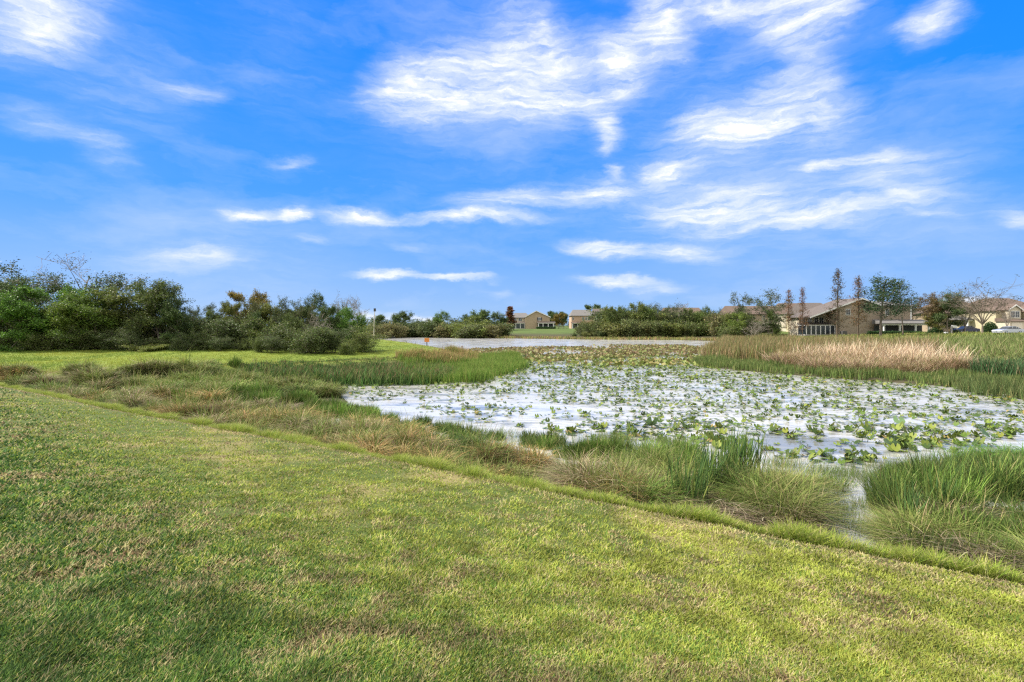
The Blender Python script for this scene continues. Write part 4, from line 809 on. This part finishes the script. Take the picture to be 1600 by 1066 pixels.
# ================================================================== buildings
def bm_(verts, faces, name, m, parent=None):
    me = bpy.data.meshes.new(name); me.from_pydata([tuple(v) for v in verts], [], faces); me.materials.append(m); me.update(); return link(name, me, parent)
class Box:
    def __init__(s): s.v = []; s.f = []
    def b(s, x0, x1, y0, y1, z0, z1):
        k = len(s.v); s.v += [(x, y, z) for z in (z0, z1) for (x, y) in ((x0, y0), (x1, y0), (x1, y1), (x0, y1))]
        s.f += [(k, k+3, k+2, k+1), (k+4, k+5, k+6, k+7)]+[(k+i, k+(i+1) % 4, k+4+(i+1) % 4, k+4+i) for i in range(4)]; return s
    def prism(s, prof, y0, y1):                # prof: x,z points counter-clockwise seen from -y
        k = len(s.v); n = len(prof); s.v += [(x, y0, z) for x, z in prof]+[(x, y1, z) for x, z in prof]
        s.f += [tuple(k+i for i in range(n)), tuple(k+n+i for i in reversed(range(n)))]+[(k+i, k+n+i, k+n+(i+1) % n, k+(i+1) % n) for i in range(n)]; return s
    def prismx(s, prof, x0, x1):               # prof: y,z points
        k = len(s.v); n = len(prof); s.v += [(x0, y, z) for y, z in prof]+[(x1, y, z) for y, z in prof]
        s.f += [tuple(k+i for i in reversed(range(n))), tuple(k+n+i for i in range(n))]+[(k+i, k+(i+1) % n, k+n+(i+1) % n, k+n+i) for i in range(n)]; return s
    def hip(s, x0, x1, y0, y1, z0, z1, ix, th_=.18):
        k = len(s.v); ym = (y0+y1)/2
        s.v += [(x0, y0, z0), (x1, y0, z0), (x1, y1, z0), (x0, y1, z0), (x0+ix, ym, z1), (x1-ix, ym, z1), (x0, y0, z0-th_), (x1, y0, z0-th_), (x1, y1, z0-th_), (x0, y1, z0-th_)]
        s.f += [tuple(k+i for i in f) for f in ((0, 1, 5, 4), (1, 2, 5), (2, 3, 4, 5), (3, 0, 4), (6, 9, 8, 7), (6, 7, 1, 0), (7, 8, 2, 1), (8, 9, 3, 2), (9, 6, 0, 3))]; return s
    def out(s, name, m, parent=None): return bm_(s.v, s.f, name, m, parent)
def siding(name, col):
    m = mat(name, col, .8, .2, noise=(tuple(c*.88 for c in col), 1.3, 4)); t = m.node_tree; p = t.nodes['Principled BSDF']
    w = t.nodes.new('ShaderNodeTexWave'); w.bands_direction = 'Z'; w.wave_profile = 'SAW'; w.inputs['Scale'].default_value = 1.6; tcn = t.nodes.new('ShaderNodeTexCoord'); t.links.new(tcn.outputs['Object'], w.inputs[0])
    b = t.nodes.new('ShaderNodeBump'); b.inputs['Strength'].default_value = .6; b.inputs['Distance'].default_value = .02; t.links.new(w.outputs['Fac'], b.inputs['Height']); t.links.new(b.outputs[0], p.inputs['Normal']); return m
M_TAN = siding('tan_siding', (.40, .31, .21)); M_TAUPE = siding('taupe_siding', (.36, .29, .215)); M_PEACH = siding('peach_siding', (.50, .36, .25)); M_CREAM = siding('cream_siding', (.52, .46, .30)); M_BEIGE = siding('beige_siding', (.56, .50, .38))
M_ROOF = mat('roof_shingle', (.10, .085, .078), .9, .2, noise=((.15, .125, .11), 4, 6), bump=(14, .5)); M_ROOFG = mat('grey_shingle', (.13, .125, .12), .9, .2, noise=((.19, .18, .17), 4, 6), bump=(14, .5)); M_ROOFB = mat('brown_shingle', (.115, .082, .065), .9, .2, noise=((.16, .12, .095), 4, 6), bump=(14, .5))
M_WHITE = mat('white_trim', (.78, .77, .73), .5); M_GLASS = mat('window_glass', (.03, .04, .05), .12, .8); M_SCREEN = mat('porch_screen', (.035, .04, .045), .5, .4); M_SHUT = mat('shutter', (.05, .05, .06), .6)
M_BRICKF = mat('concrete', (.45, .43, .39), .85, noise=((.36, .34, .31), 2, 5)); M_DOOR = mat('garage_door', (.60, .55, .44), .6)
def window(root, x, z, w, h, y, shutters=False, name='window'):
    f = Box().b(x-w/2-.08, x+w/2+.08, y-.07, y+.02, z-.1, z+h+.1).out(name, M_WHITE, root)
    Box().b(x-w/2, x-.03, y-.085, y-.06, z, z+h/2-.02).b(x+.03, x+w/2, y-.085, y-.06, z, z+h/2-.02).b(x-w/2, x-.03, y-.085, y-.06, z+h/2+.02, z+h).b(x+.03, x+w/2, y-.085, y-.06, z+h/2+.02, z+h).out('pane', M_GLASS, f)
    if shutters:
        for sgn in (-1, 1): Box().b(x+sgn*(w/2+.32)-.22, x+sgn*(w/2+.32)+.22, y-.05, y+.01, z-.05, z+h+.05).out('shutter', M_SHUT, root)
def porch(root, x0, x1, y, dp, h, posts, roofm, name='porch', zr=.9):
    """roofed veranda in front of the wall at y"""
    fl_ = Box().b(x0, x1, y-dp, y-.01, -.3, .12).out('porch_floor', M_BRICKF, root)
    Box().b(x0+.05, x1-.05, y-.32, y-.05, .13, h-.02).out('screen', M_SCREEN, root)
    for xp in posts:
        c = Box().b(xp-.14, xp+.14, y-dp+.05, y-dp+.33, .12, h).out('post', M_WHITE, root)
        Box().b(xp-.19, xp+.19, y-dp+.0, y-dp+.38, h-.16, h+.0).out('post_cap', M_WHITE, c)
    Box().b(x0, x1, y-dp, y-dp+.4, h+.002, h+.32).out('beam', M_WHITE, root)
    Box().prismx([(y-dp-.35, h+.33), (y, h+.33), (y, h+.33+zr), (y-dp-.35, h+.43)], x0-.3, x1+.3).out('porch_roof', roofm, root)
def lanai(root, x0, x1, y, dp, h, n):
    Box().b(x0-.1, x1+.1, y-dp-.1, y, -.3, .15).out('patio_slab', M_BRICKF, root)
    Box().b(x0+.05, x1-.05, y-dp+.04, y-.02, .16, h-.02).out('glazing', M_GLASS, root)
    for i in range(n+1):
        xp = x0+(x1-x0)*i/n; Box().b(xp-.09, xp+.09, y-dp-.04, y-dp+.035, .15, h-.01).out('post', M_WHITE, root)
    Box().b(x0-.1, x1+.1, y-dp-.05, y, h, h+.22).out('beam', M_WHITE, root)
    Box().prismx([(y-dp-.25, h+.23), (y, h+.23), (y, h+.75), (y-dp-.25, h+.3)], x0-.2, x1+.2).out('lanai_roof', M_ROOF, root)
def rake_roof(root, prof, y0, y1, m, th_=.22, name='roof', trim=True):
    """roof skin that follows an eave-ridge-eave profile of x,z points"""
    up = [(x, z+th_) for x, z in prof]
    Box().prism(prof+up[::-1], y0, y1).out(name, m, root)
    if trim: Box().prism([(x, z-.12) for x, z in prof]+[(x, z+th_-.04) for x, z in prof][::-1], y0-.06, y0-.003).out('fascia', M_WHITE, root)
def at(px, d): x, y = D(px, d); return (x, y, hz(x, y))
# first distant house
u = 215/800; t = thing('gabled_house', 'tan gabled townhouse far across the pond left of the other distant house', 'house', at(838, 215)); X = lambda p: (p-838)*u
Z = lambda py: (514-py)*u
Box().prism([(X(821), -.5), (X(859), -.5), (X(859), Z(495)), (X(838), Z(486.4)), (X(821), Z(495))], 0, 12).out('wall', M_TAN, t)
rake_roof(t, [(X(819.5), Z(496)), (X(838), Z(486.2)), (X(860.5), Z(496))], -.4, 12.4, M_ROOFG)
Box().b(X(800), X(821)-.01, 3, 12, -.5, Z(497)).out('wing_wall', M_BEIGE, t)
Box().hip(X(797), X(830), 2.4, 12.6, Z(497)+.19, Z(488.5), 2).out('wing_roof', M_ROOFG, t)
window(t, X(843), Z(501), 1.0, 1.25, 0, True); window(t, X(805), Z(501.5), 1.1, 1.1, 3); window(t, X(813), Z(501.5), 1.4, 1.1, 3)
lanai(t, X(799), X(820), 3, 2.2, 2.2, 3); porch(t, X(840), X(866), 0, 2.4, 2.15, [X(841), X(848), X(856), X(864)], M_ROOF, zr=.6)
# second distant house
u = 230/800; t = thing('long_house', 'peach and pale yellow townhouse half hidden by the thicket across the pond', 'house', at(925, 230)); X = lambda p: (p-925)*u
Z = lambda py: (513.5-py)*u
Box().b(X(893), X(926), 0, 10, -.5, Z(494)).out('wall', M_PEACH, t); Box().b(X(926)+.01, X(956), -.5, 10, -.5, Z(493.5)).out('wall', M_CREAM, t)
Box().hip(X(891.5), X(930), -.5, 10.5, Z(494)+.2, Z(483.6), 1.6).out('roof', M_ROOFG, t); Box().hip(X(926.5), X(966), -1, 10.5, Z(493.5)+.2, Z(482), .8).out('roof', M_ROOF, t)
for px, y_, z_, w_ in ((895.5,0,500,.6),(911,0,500,.8),(916,0,500,.8),(920,0,500,.8),(931,-.5,500,.6),(943.5,-.5,500,.8),(947.5,-.5,500,.8),(951.5,-.5,500,.8)): window(t, X(px), Z(z_), w_, 1.2, y_)
porch(t, X(893), X(910), 0, 2, 2.1, [X(894), X(902), X(909)], M_ROOFB, zr=.6); window(t, X(918), Z(512), 1.4, 1.5, 0)
# roofs behind the thicket
u = 205/800; t = thing('hidden_house', 'townhouse showing only its brown roof above the thicket', 'house', at(1070, 205)); X = lambda p: (p-1070)*u
Z = lambda py: (514-py)*u
Box().b(X(1042), X(1099), 0, 10, -.5, Z(492)).out('wall', M_TAN, t); Box().hip(X(1040), X(1101.5), -.5, 10.5, Z(492)+.2, Z(480), .6).out('roof', M_ROOFB, t)
for px in (1052, 1066, 1080, 1092): window(t, X(px), Z(500), .9, 1.2, 0)
# brown roofed townhouse
u = 152/800; t = thing('brown_roofed_house', 'long brown roofed townhouse behind the right end of the thicket', 'house', at(1190, 152)); X = lambda p: (p-1190)*u
Z = lambda py: (517-py)*u
Box().b(X(1144), X(1228.5), 0, 10, -.5, Z(492)).out('wall', M_TAUPE, t)
Box().hip(X(1142), X(1229.3), -.5, 10.5, Z(492)+.2, Z(477.3), .3).out('roof', M_ROOFB, t)
for px in (1150, 1170, 1193, 1209, 1214, 1219): window(t, X(px), Z(500), .75, 1.25, 0)
lanai(t, X(1212), X(1224), 0, .8, 2.0, 3); window(t, X(1165), Z(514), 1.6, 1.6, 0)
# gabled end townhouse
DE = 115; u = DE/800; t = thing('gabled_townhouse', 'large taupe townhouse with long slanting gable and white lanai posts', 'house', at(1343, DE)); X = lambda p: (p-1343)*u
Z = lambda py: (519-py)*u
yr = 30                                            # the side wing runs back
Xr = lambda p, yy: (p-800)/800*(DE+yy)-D(1343, DE)[0]
Box().b(Xr(1230, 28), Xr(1300, 28), 28, 38, -.5, 5.3).out('rear_wall', M_BEIGE, t)
Box().hip(Xr(1228, 28), Xr(1303, 28), 27.4, 38.6, 5.5, 8.6, .4).out('rear_roof', M_ROOFB, t)
for px in (1236, 1246, 1256, 1264): window(t, Xr(px, 28), 3.3, 1.0, 1.2, 28)
lanai(t, Xr(1234, 28), Xr(1266, 28), 28, 2.0, 2.2, 5)
Box().b(Xr(1244, 16)+3.4, Xr(1300, 16), 16, 27.3, -.5, 5.2).out('middle_wall', M_CREAM, t)
Box().hip(Xr(1244, 16)+3.0, Xr(1304, 16), 15.5, 27.35, 5.4, 8.2, .4).out('middle_roof', M_ROOF, t)
Box().prism([(X(1312), -.5), (X(1377), -.5), (X(1377), Z(474)), (X(1345), Z(463)), (X(1312), Z(475.2))], 0, 7).out('gable_wall', M_TAUPE, t)
Box().prism([(X(1268), -.5), (X(1312)-.01, -.5), (X(1312)-.01, Z(475.3)), (X(1268), Z(490.8))], 5, 9).out('side_wall', M_BEIGE, t)
rake_roof(t, [(X(1264), Z(491.5)), (X(1345), Z(462)), (X(1379), Z(474))], -.5, 9.3, M_ROOF)
Box().b(X(1377)+.01, X(1420.5), -.6, 12, -.5, Z(474)).out('front_wall', M_TAUPE, t)
Box().b(X(1419), X(1421), -.64, -.605, 2.7, Z(474)).out('corner_board', M_WHITE, t)
Box().hip(X(1374), X(1423), -1.1, 12.5, Z(474)+.2, Z(464), 1.6).out('front_roof', M_ROOFG, t)
for px in (1275, 1285, 1296, 1304): window(t, X(px), Z(500), .85, 1.3, 5)
window(t, X(1383), Z(488), .7, 1.3, -.6)
window(t, X(1325), Z(487), .9, 1.2, 0)
lanai(t, X(1266), X(1311), 5, 3.5, 2.15, 6)
porch(t, X(1362), X(1436), -.6, 2.8, 2.25, [X(1365), X(1389), X(1413), X(1433)], M_ROOFG, zr=.95)
# far roof piece right of the porch
u = 150/800; t = thing('grey_roofed_house', 'small grey roofed house seen in the gap right of the porch', 'house', at(1440, 150)); X = lambda p: (p-1440)*u
Z = lambda py: (517-py)*u
Box().b(X(1424), X(1462), 0, 9, -.5, Z(496)).out('wall', M_BEIGE, t); Box().hip(X(1422), X(1464), -.5, 9.5, Z(496)+.2, Z(482), 1).out('roof', M_ROOFG, t); window(t, X(1432), Z(505), 1, 1.2, 0); window(t, X(1446), Z(505), 1, 1.2, 0)
# garage house
u = 118/800; t = thing('garage_house', 'brown roofed house with dark open carport and white columns behind the dark car', 'house', at(1515, 118)); X = lambda p: (p-1515)*u
Z = lambda py: (518.5-py)*u
Box().b(X(1478), X(1546), 0, 11, -.5, Z(490)).out('wall', M_TAN, t); Box().hip(X(1475), X(1556), -.6, 11.6, Z(490)+.2, Z(469), 2.5).out('roof', M_ROOFB, t)
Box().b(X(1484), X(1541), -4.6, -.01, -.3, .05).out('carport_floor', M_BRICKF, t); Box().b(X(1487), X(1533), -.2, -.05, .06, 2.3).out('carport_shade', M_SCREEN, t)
for p_ in (1486, 1499, 1514, 1527, 1538): Box().b(X(p_)-.16, X(p_)+.16, -4.5, -4.18, .05, 2.45).out('column', M_WHITE, t)
Box().b(X(1484), X(1541), -4.6, -4.1, 2.452, 2.75).out('beam', M_WHITE, t)
Box().prismx([(-5.0, 2.76), (0, 2.76), (0, 3.9), (-5.0, 2.95)], X(1482), X(1544)).out('carport_roof', M_ROOFG, t)
for px in (1490, 1505, 1520, 1535): window(t, X(px), Z(498), .9, 1.1, 0)
# right edge house
u = 108/800; t = thing('right_edge_house', 'cream house with beige garage doors cut by the right edge of the photo', 'house', at(1585, 108)); X = lambda p: (p-1585)*u
Z = lambda py: (519.5-py)*u
Box().b(X(1556), X(1640), 0, 12, -.5, Z(486)).out('wall', M_CREAM, t)
Box().hip(X(1553), X(1645), -.6, 12.6, Z(486)+.2, Z(463.5), 3.4).out('roof', M_ROOFB, t)
Box().prism([(X(1566), Z(500)), (X(1585), Z(500)), (X(1585), Z(484)), (X(1575.5), Z(477)), (X(1566), Z(484))], -1.4, -.01).out('dormer', M_BEIGE, t)
rake_roof(t, [(X(1564), Z(485)), (X(1575.5), Z(476.8)), (X(1587), Z(485))], -1.7, .6, M_ROOFB, .16, 'dormer_roof')
window(t, X(1572), Z(495.5), .8, 1.2, -1.4); window(t, X(1579), Z(495.5), .8, 1.2, -1.4)
Box().prism([(X(1594), Z(502)), (X(1622), Z(502)), (X(1622), Z(486)), (X(1608), Z(476)), (X(1594), Z(486))], -1.6, -.01).out('front_gable', M_CREAM, t)
rake_roof(t, [(X(1591.5), Z(487.5)), (X(1608), Z(475.6)), (X(1624.5), Z(487.5))], -2, .8, M_ROOFB, .16, 'gable_roof'); window(t, X(1603), Z(497), .9, 1.5, -1.6)
Box().b(X(1556), X(1625), -3, -.01, -.5, Z(502.5)).out('garage_wall', M_BEIGE, t)
Box().prismx([(-3.5, Z(502.4)), (0, Z(502.4)), (0, Z(497)), (-3.5, Z(501.6))], X(1554), X(1627)).out('garage_roof', M_ROOFB, t)
for a_, b_ in ((1559, 1575), (1579, 1597), (1602, 1620)):
    gdo = Box().b(X(a_), X(b_), -3.06, -2.99, .02, 2.1).out('garage_door', M_DOOR, t)

# ================================================================== cars, sign, pole and small things
M_TYRE = mat('tyre', (.02, .02, .02), .9); M_RIM = mat('rim', (.5, .5, .52), .35, metal=.8); M_LAMP = mat('headlight', (.8, .8, .78), .2); M_TAIL = mat('tail_light', (.4, .02, .02), .3)
def car(label, px, d, rz, col, van=False, name='parked_car'):
    x, y = D(px, d); t = thing(name, label, 'car' if not van else 'van', (x, y, hz(x, y)+.02), rz)
    m = mat('car_paint', col, .28, .6, metal=.3)
    prof = [(-2.28, .32), (2.28, .32), (2.32, .62), (2.22, .80), (1.15, .96), (-1.75, .98), (-2.25, .93), (-2.34, .6)] if not van else [(-2.5, .3), (2.5, .3), (2.55, .8), (2.3, 1.1), (1.8, 1.15), (-2.5, 1.15)]
    cab = [(1.0, .955), (.28, 1.40), (-.9, 1.44), (-1.85, 1.0)] if not van else [(1.75, 1.14), (1.1, 1.95), (-2.4, 1.98), (-2.5, 1.14)]
    def loft(prof, hw, sl, nm, m_, par, inset=0):
        v = []; f = []; n = len(prof); zs = [z for _, z in prof]; z0, z1 = min(zs), max(zs)
        for k, (sgn, e) in enumerate(((-1, 0), (-1, 1), (1, 1), (1, 0))):
            for (a, z) in prof:
                w = hw-sl*(z-z0)/(z1-z0); sc_ = 1.0 if e else .965
                v.append((a*sc_, sgn*(w if not e else w-.09) if e else sgn*w, z if not e else z)) if e else v.append((a*.97, sgn*w, z0+(z-z0)*.97))
        for k in range(3):
            for i in range(n): f.append((k*n+i, k*n+(i+1) % n, (k+1)*n+(i+1) % n, (k+1)*n+i))
        f += [tuple(reversed(range(n))), tuple(3*n+i for i in range(n))]
        o = bm_(v, f, nm, m_, par); return o
    loft(prof, .90, .04, 'body', m, t); c = loft(cab, .80, .16, 'windows', M_GLASS, t)
    rx = [(cab[1][0]-.02, cab[1][1]-.03), (cab[1][0]-.1, cab[1][1]+.025), (cab[2][0]+.1, cab[2][1]+.03), (cab[2][0]-.02, cab[2][1]-.03)]
    Box().prism(rx, -.66, .66).out('roof', m, t)
    for sgn in (-1, 1):                       # pillars
        for a in (.05, -.75, -1.2):
            Box().b(a-.035, a+.035, sgn*.74-.03, sgn*.74+.03, 1.0, 1.38).out('pillar', m, t)
        for a in (1.42, -1.42):
            g = Geo(); tube(g, [(a, sgn*.72, .32), (a, sgn*.76, .32), (a, sgn*.91, .32), (a, sgn*.925, .32)], [.27, .325, .325, .29], (1, 1, 1), 18); w = link('wheel', g.mesh('wheel', M_TYRE, True), t)
            g = Geo(); tube(g, [(a, sgn*.90, .32), (a, sgn*.935, .32), (a, sgn*.94, .32)], [.2, .2, .02], (1, 1, 1), 12); link('rim', g.mesh('rim', M_RIM, True), w)
        Box().b(2.16, 2.31, sgn*.68-.16, sgn*.68+.16, .60, .74).out('headlight', M_LAMP, t); Box().b(-2.33, -2.18, sgn*.68-.15, sgn*.68+.15, .68, .82).out('tail_light', M_TAIL, t)
car('dark blue sedan parked under the carport columns facing left', 1508, 104, R(180), (.03, .035, .07))
car('silver grey sedan parked by the beige garage doors at the right edge', 1575, 90, R(188), (.48, .5, .54))
car('white van mostly hidden behind the hedge right of the porch', 1445, 128, R(180), (.7, .7, .7), True, 'parked_van')
# road strip in front of the right houses
ra = [D(1484, 107), D(1484, 101.5), (128, 88), (190, 86), (190, 93), (120, 96)]
def strip(name, P, z, m):
    v = []; xs = np.linspace(0, 1, 30)
    L0 = [D(1478, 99), D(1530, 97.5), (130, 95), (200, 92)]; L1 = [D(1478, 104), D(1530, 106), (130, 101), (200, 98)]
    for k in xs:
        for Lr in (L0, L1):
            q = k*3; i = min(int(q), 2); f = q-i; x = Lr[i][0]*(1-f)+Lr[i+1][0]*f; y = Lr[i][1]*(1-f)+Lr[i+1][1]*f; v.append((x, y, max(hz(x, y), 0)+z))
    f = [(2*i, 2*i+2, 2*i+3, 2*i+1) for i in range(29)]; o = bm_(v, f, name, m); tag(o, kind='structure')
strip('road', None, .03, mat('driveway', (.42, .40, .36), .9, noise=((.34, .32, .3), 1, 5)))
# orange sign on the tip of the grass
x, y = D(667, 72); z = hz(x, y); t = thing('sign', 'small orange square sign on a dark post at the tip of the grass', 'sign', (x, y, z), R(10))
Box().b(-.055, .055, 0, .09, -.2, 1.15).out('post', mat('dark_post', (.06, .045, .035), .8), t)
Box().b(-.34, .34, -.04, -.005, .72, 1.28).out('sign_panel', mat('orange_panel', (.75, .27, .06), .5), t)
# thin pole behind the left trees
x, y = D(584, 92); z = hz(x, y); t = thing('pole', 'slender pale pole with a dark box on top beside the left trees', 'pole', (x, y, z)); MP = mat('pale_pole', (.5, .46, .40), .8)
hp = EYE+(508-482)/800*92-z; g = Geo(); tube(g, [(0, 0, -.3), (.05, 0, hp*.5), (.18, 0, hp-.3)], [.09, .075, .05], (1, 1, 1), 8); link('shaft', g.mesh('shaft', MP, True), t)
Box().b(.02, .36, -.15, .15, hp-.55, hp).out('pole_box', M_SHUT, t)
# sign post by the carport
x, y = D(1487, 99); z = hz(x, y); t = thing('mailbox', 'white mailbox on a grey post beside the dark blue sedan', 'mailbox', (x, y, z))
Box().b(-.1, .1, -.1, .1, -.1, 1.75).out('post', mat('grey_post', (.35, .33, .30), .8), t)
Box().prism([(.1, 1.45), (.95, 1.3), (.95, 1.65), (.8, 1.8), (.1, 1.9)], -.2, .2).out('box', M_WHITE, t)
x, y = D(1478, 99); t = thing('utility_box', 'small white utility box on the grass left of the mailbox', 'utility box', (x, y, hz(x, y)))
Box().prism([(-.3, -.05), (.3, -.05), (.3, .5), (.15, .62), (-.15, .62), (-.3, .5)], -.25, .25).out('cabinet', M_WHITE, t); Box().b(-.24, .24, -.28, -.252, .05, .42).out('door', M_BRICKF, t)
x, y = D(1318, 113.5); t = thing('air_conditioner', 'dark air conditioner unit against the taupe gable wall', 'air conditioner', (x, y, hz(x, y)))
Box().b(-.5, .5, -.45, .45, .05, 1.15).out('case', mat('unit_case', (.09, .085, .08), .6), t)
Box().b(-.55, .55, -.5, .5, -.2, .049).out('base', M_BRICKF, t)
b = Box()
for i in range(9): b.b(-.44, .44, -.475, -.452, .15+i*.1, .19+i*.1)
b.out('grille', mat('grille', (.16, .155, .15), .5, metal=.4), t)
g = Geo(); tube(g, [(0, 0, 1.15), (0, 0, 1.2)], [.35, .3], (1, 1, 1), 16); link('fan_guard', g.mesh('fan_guard', M_SHUT), t)
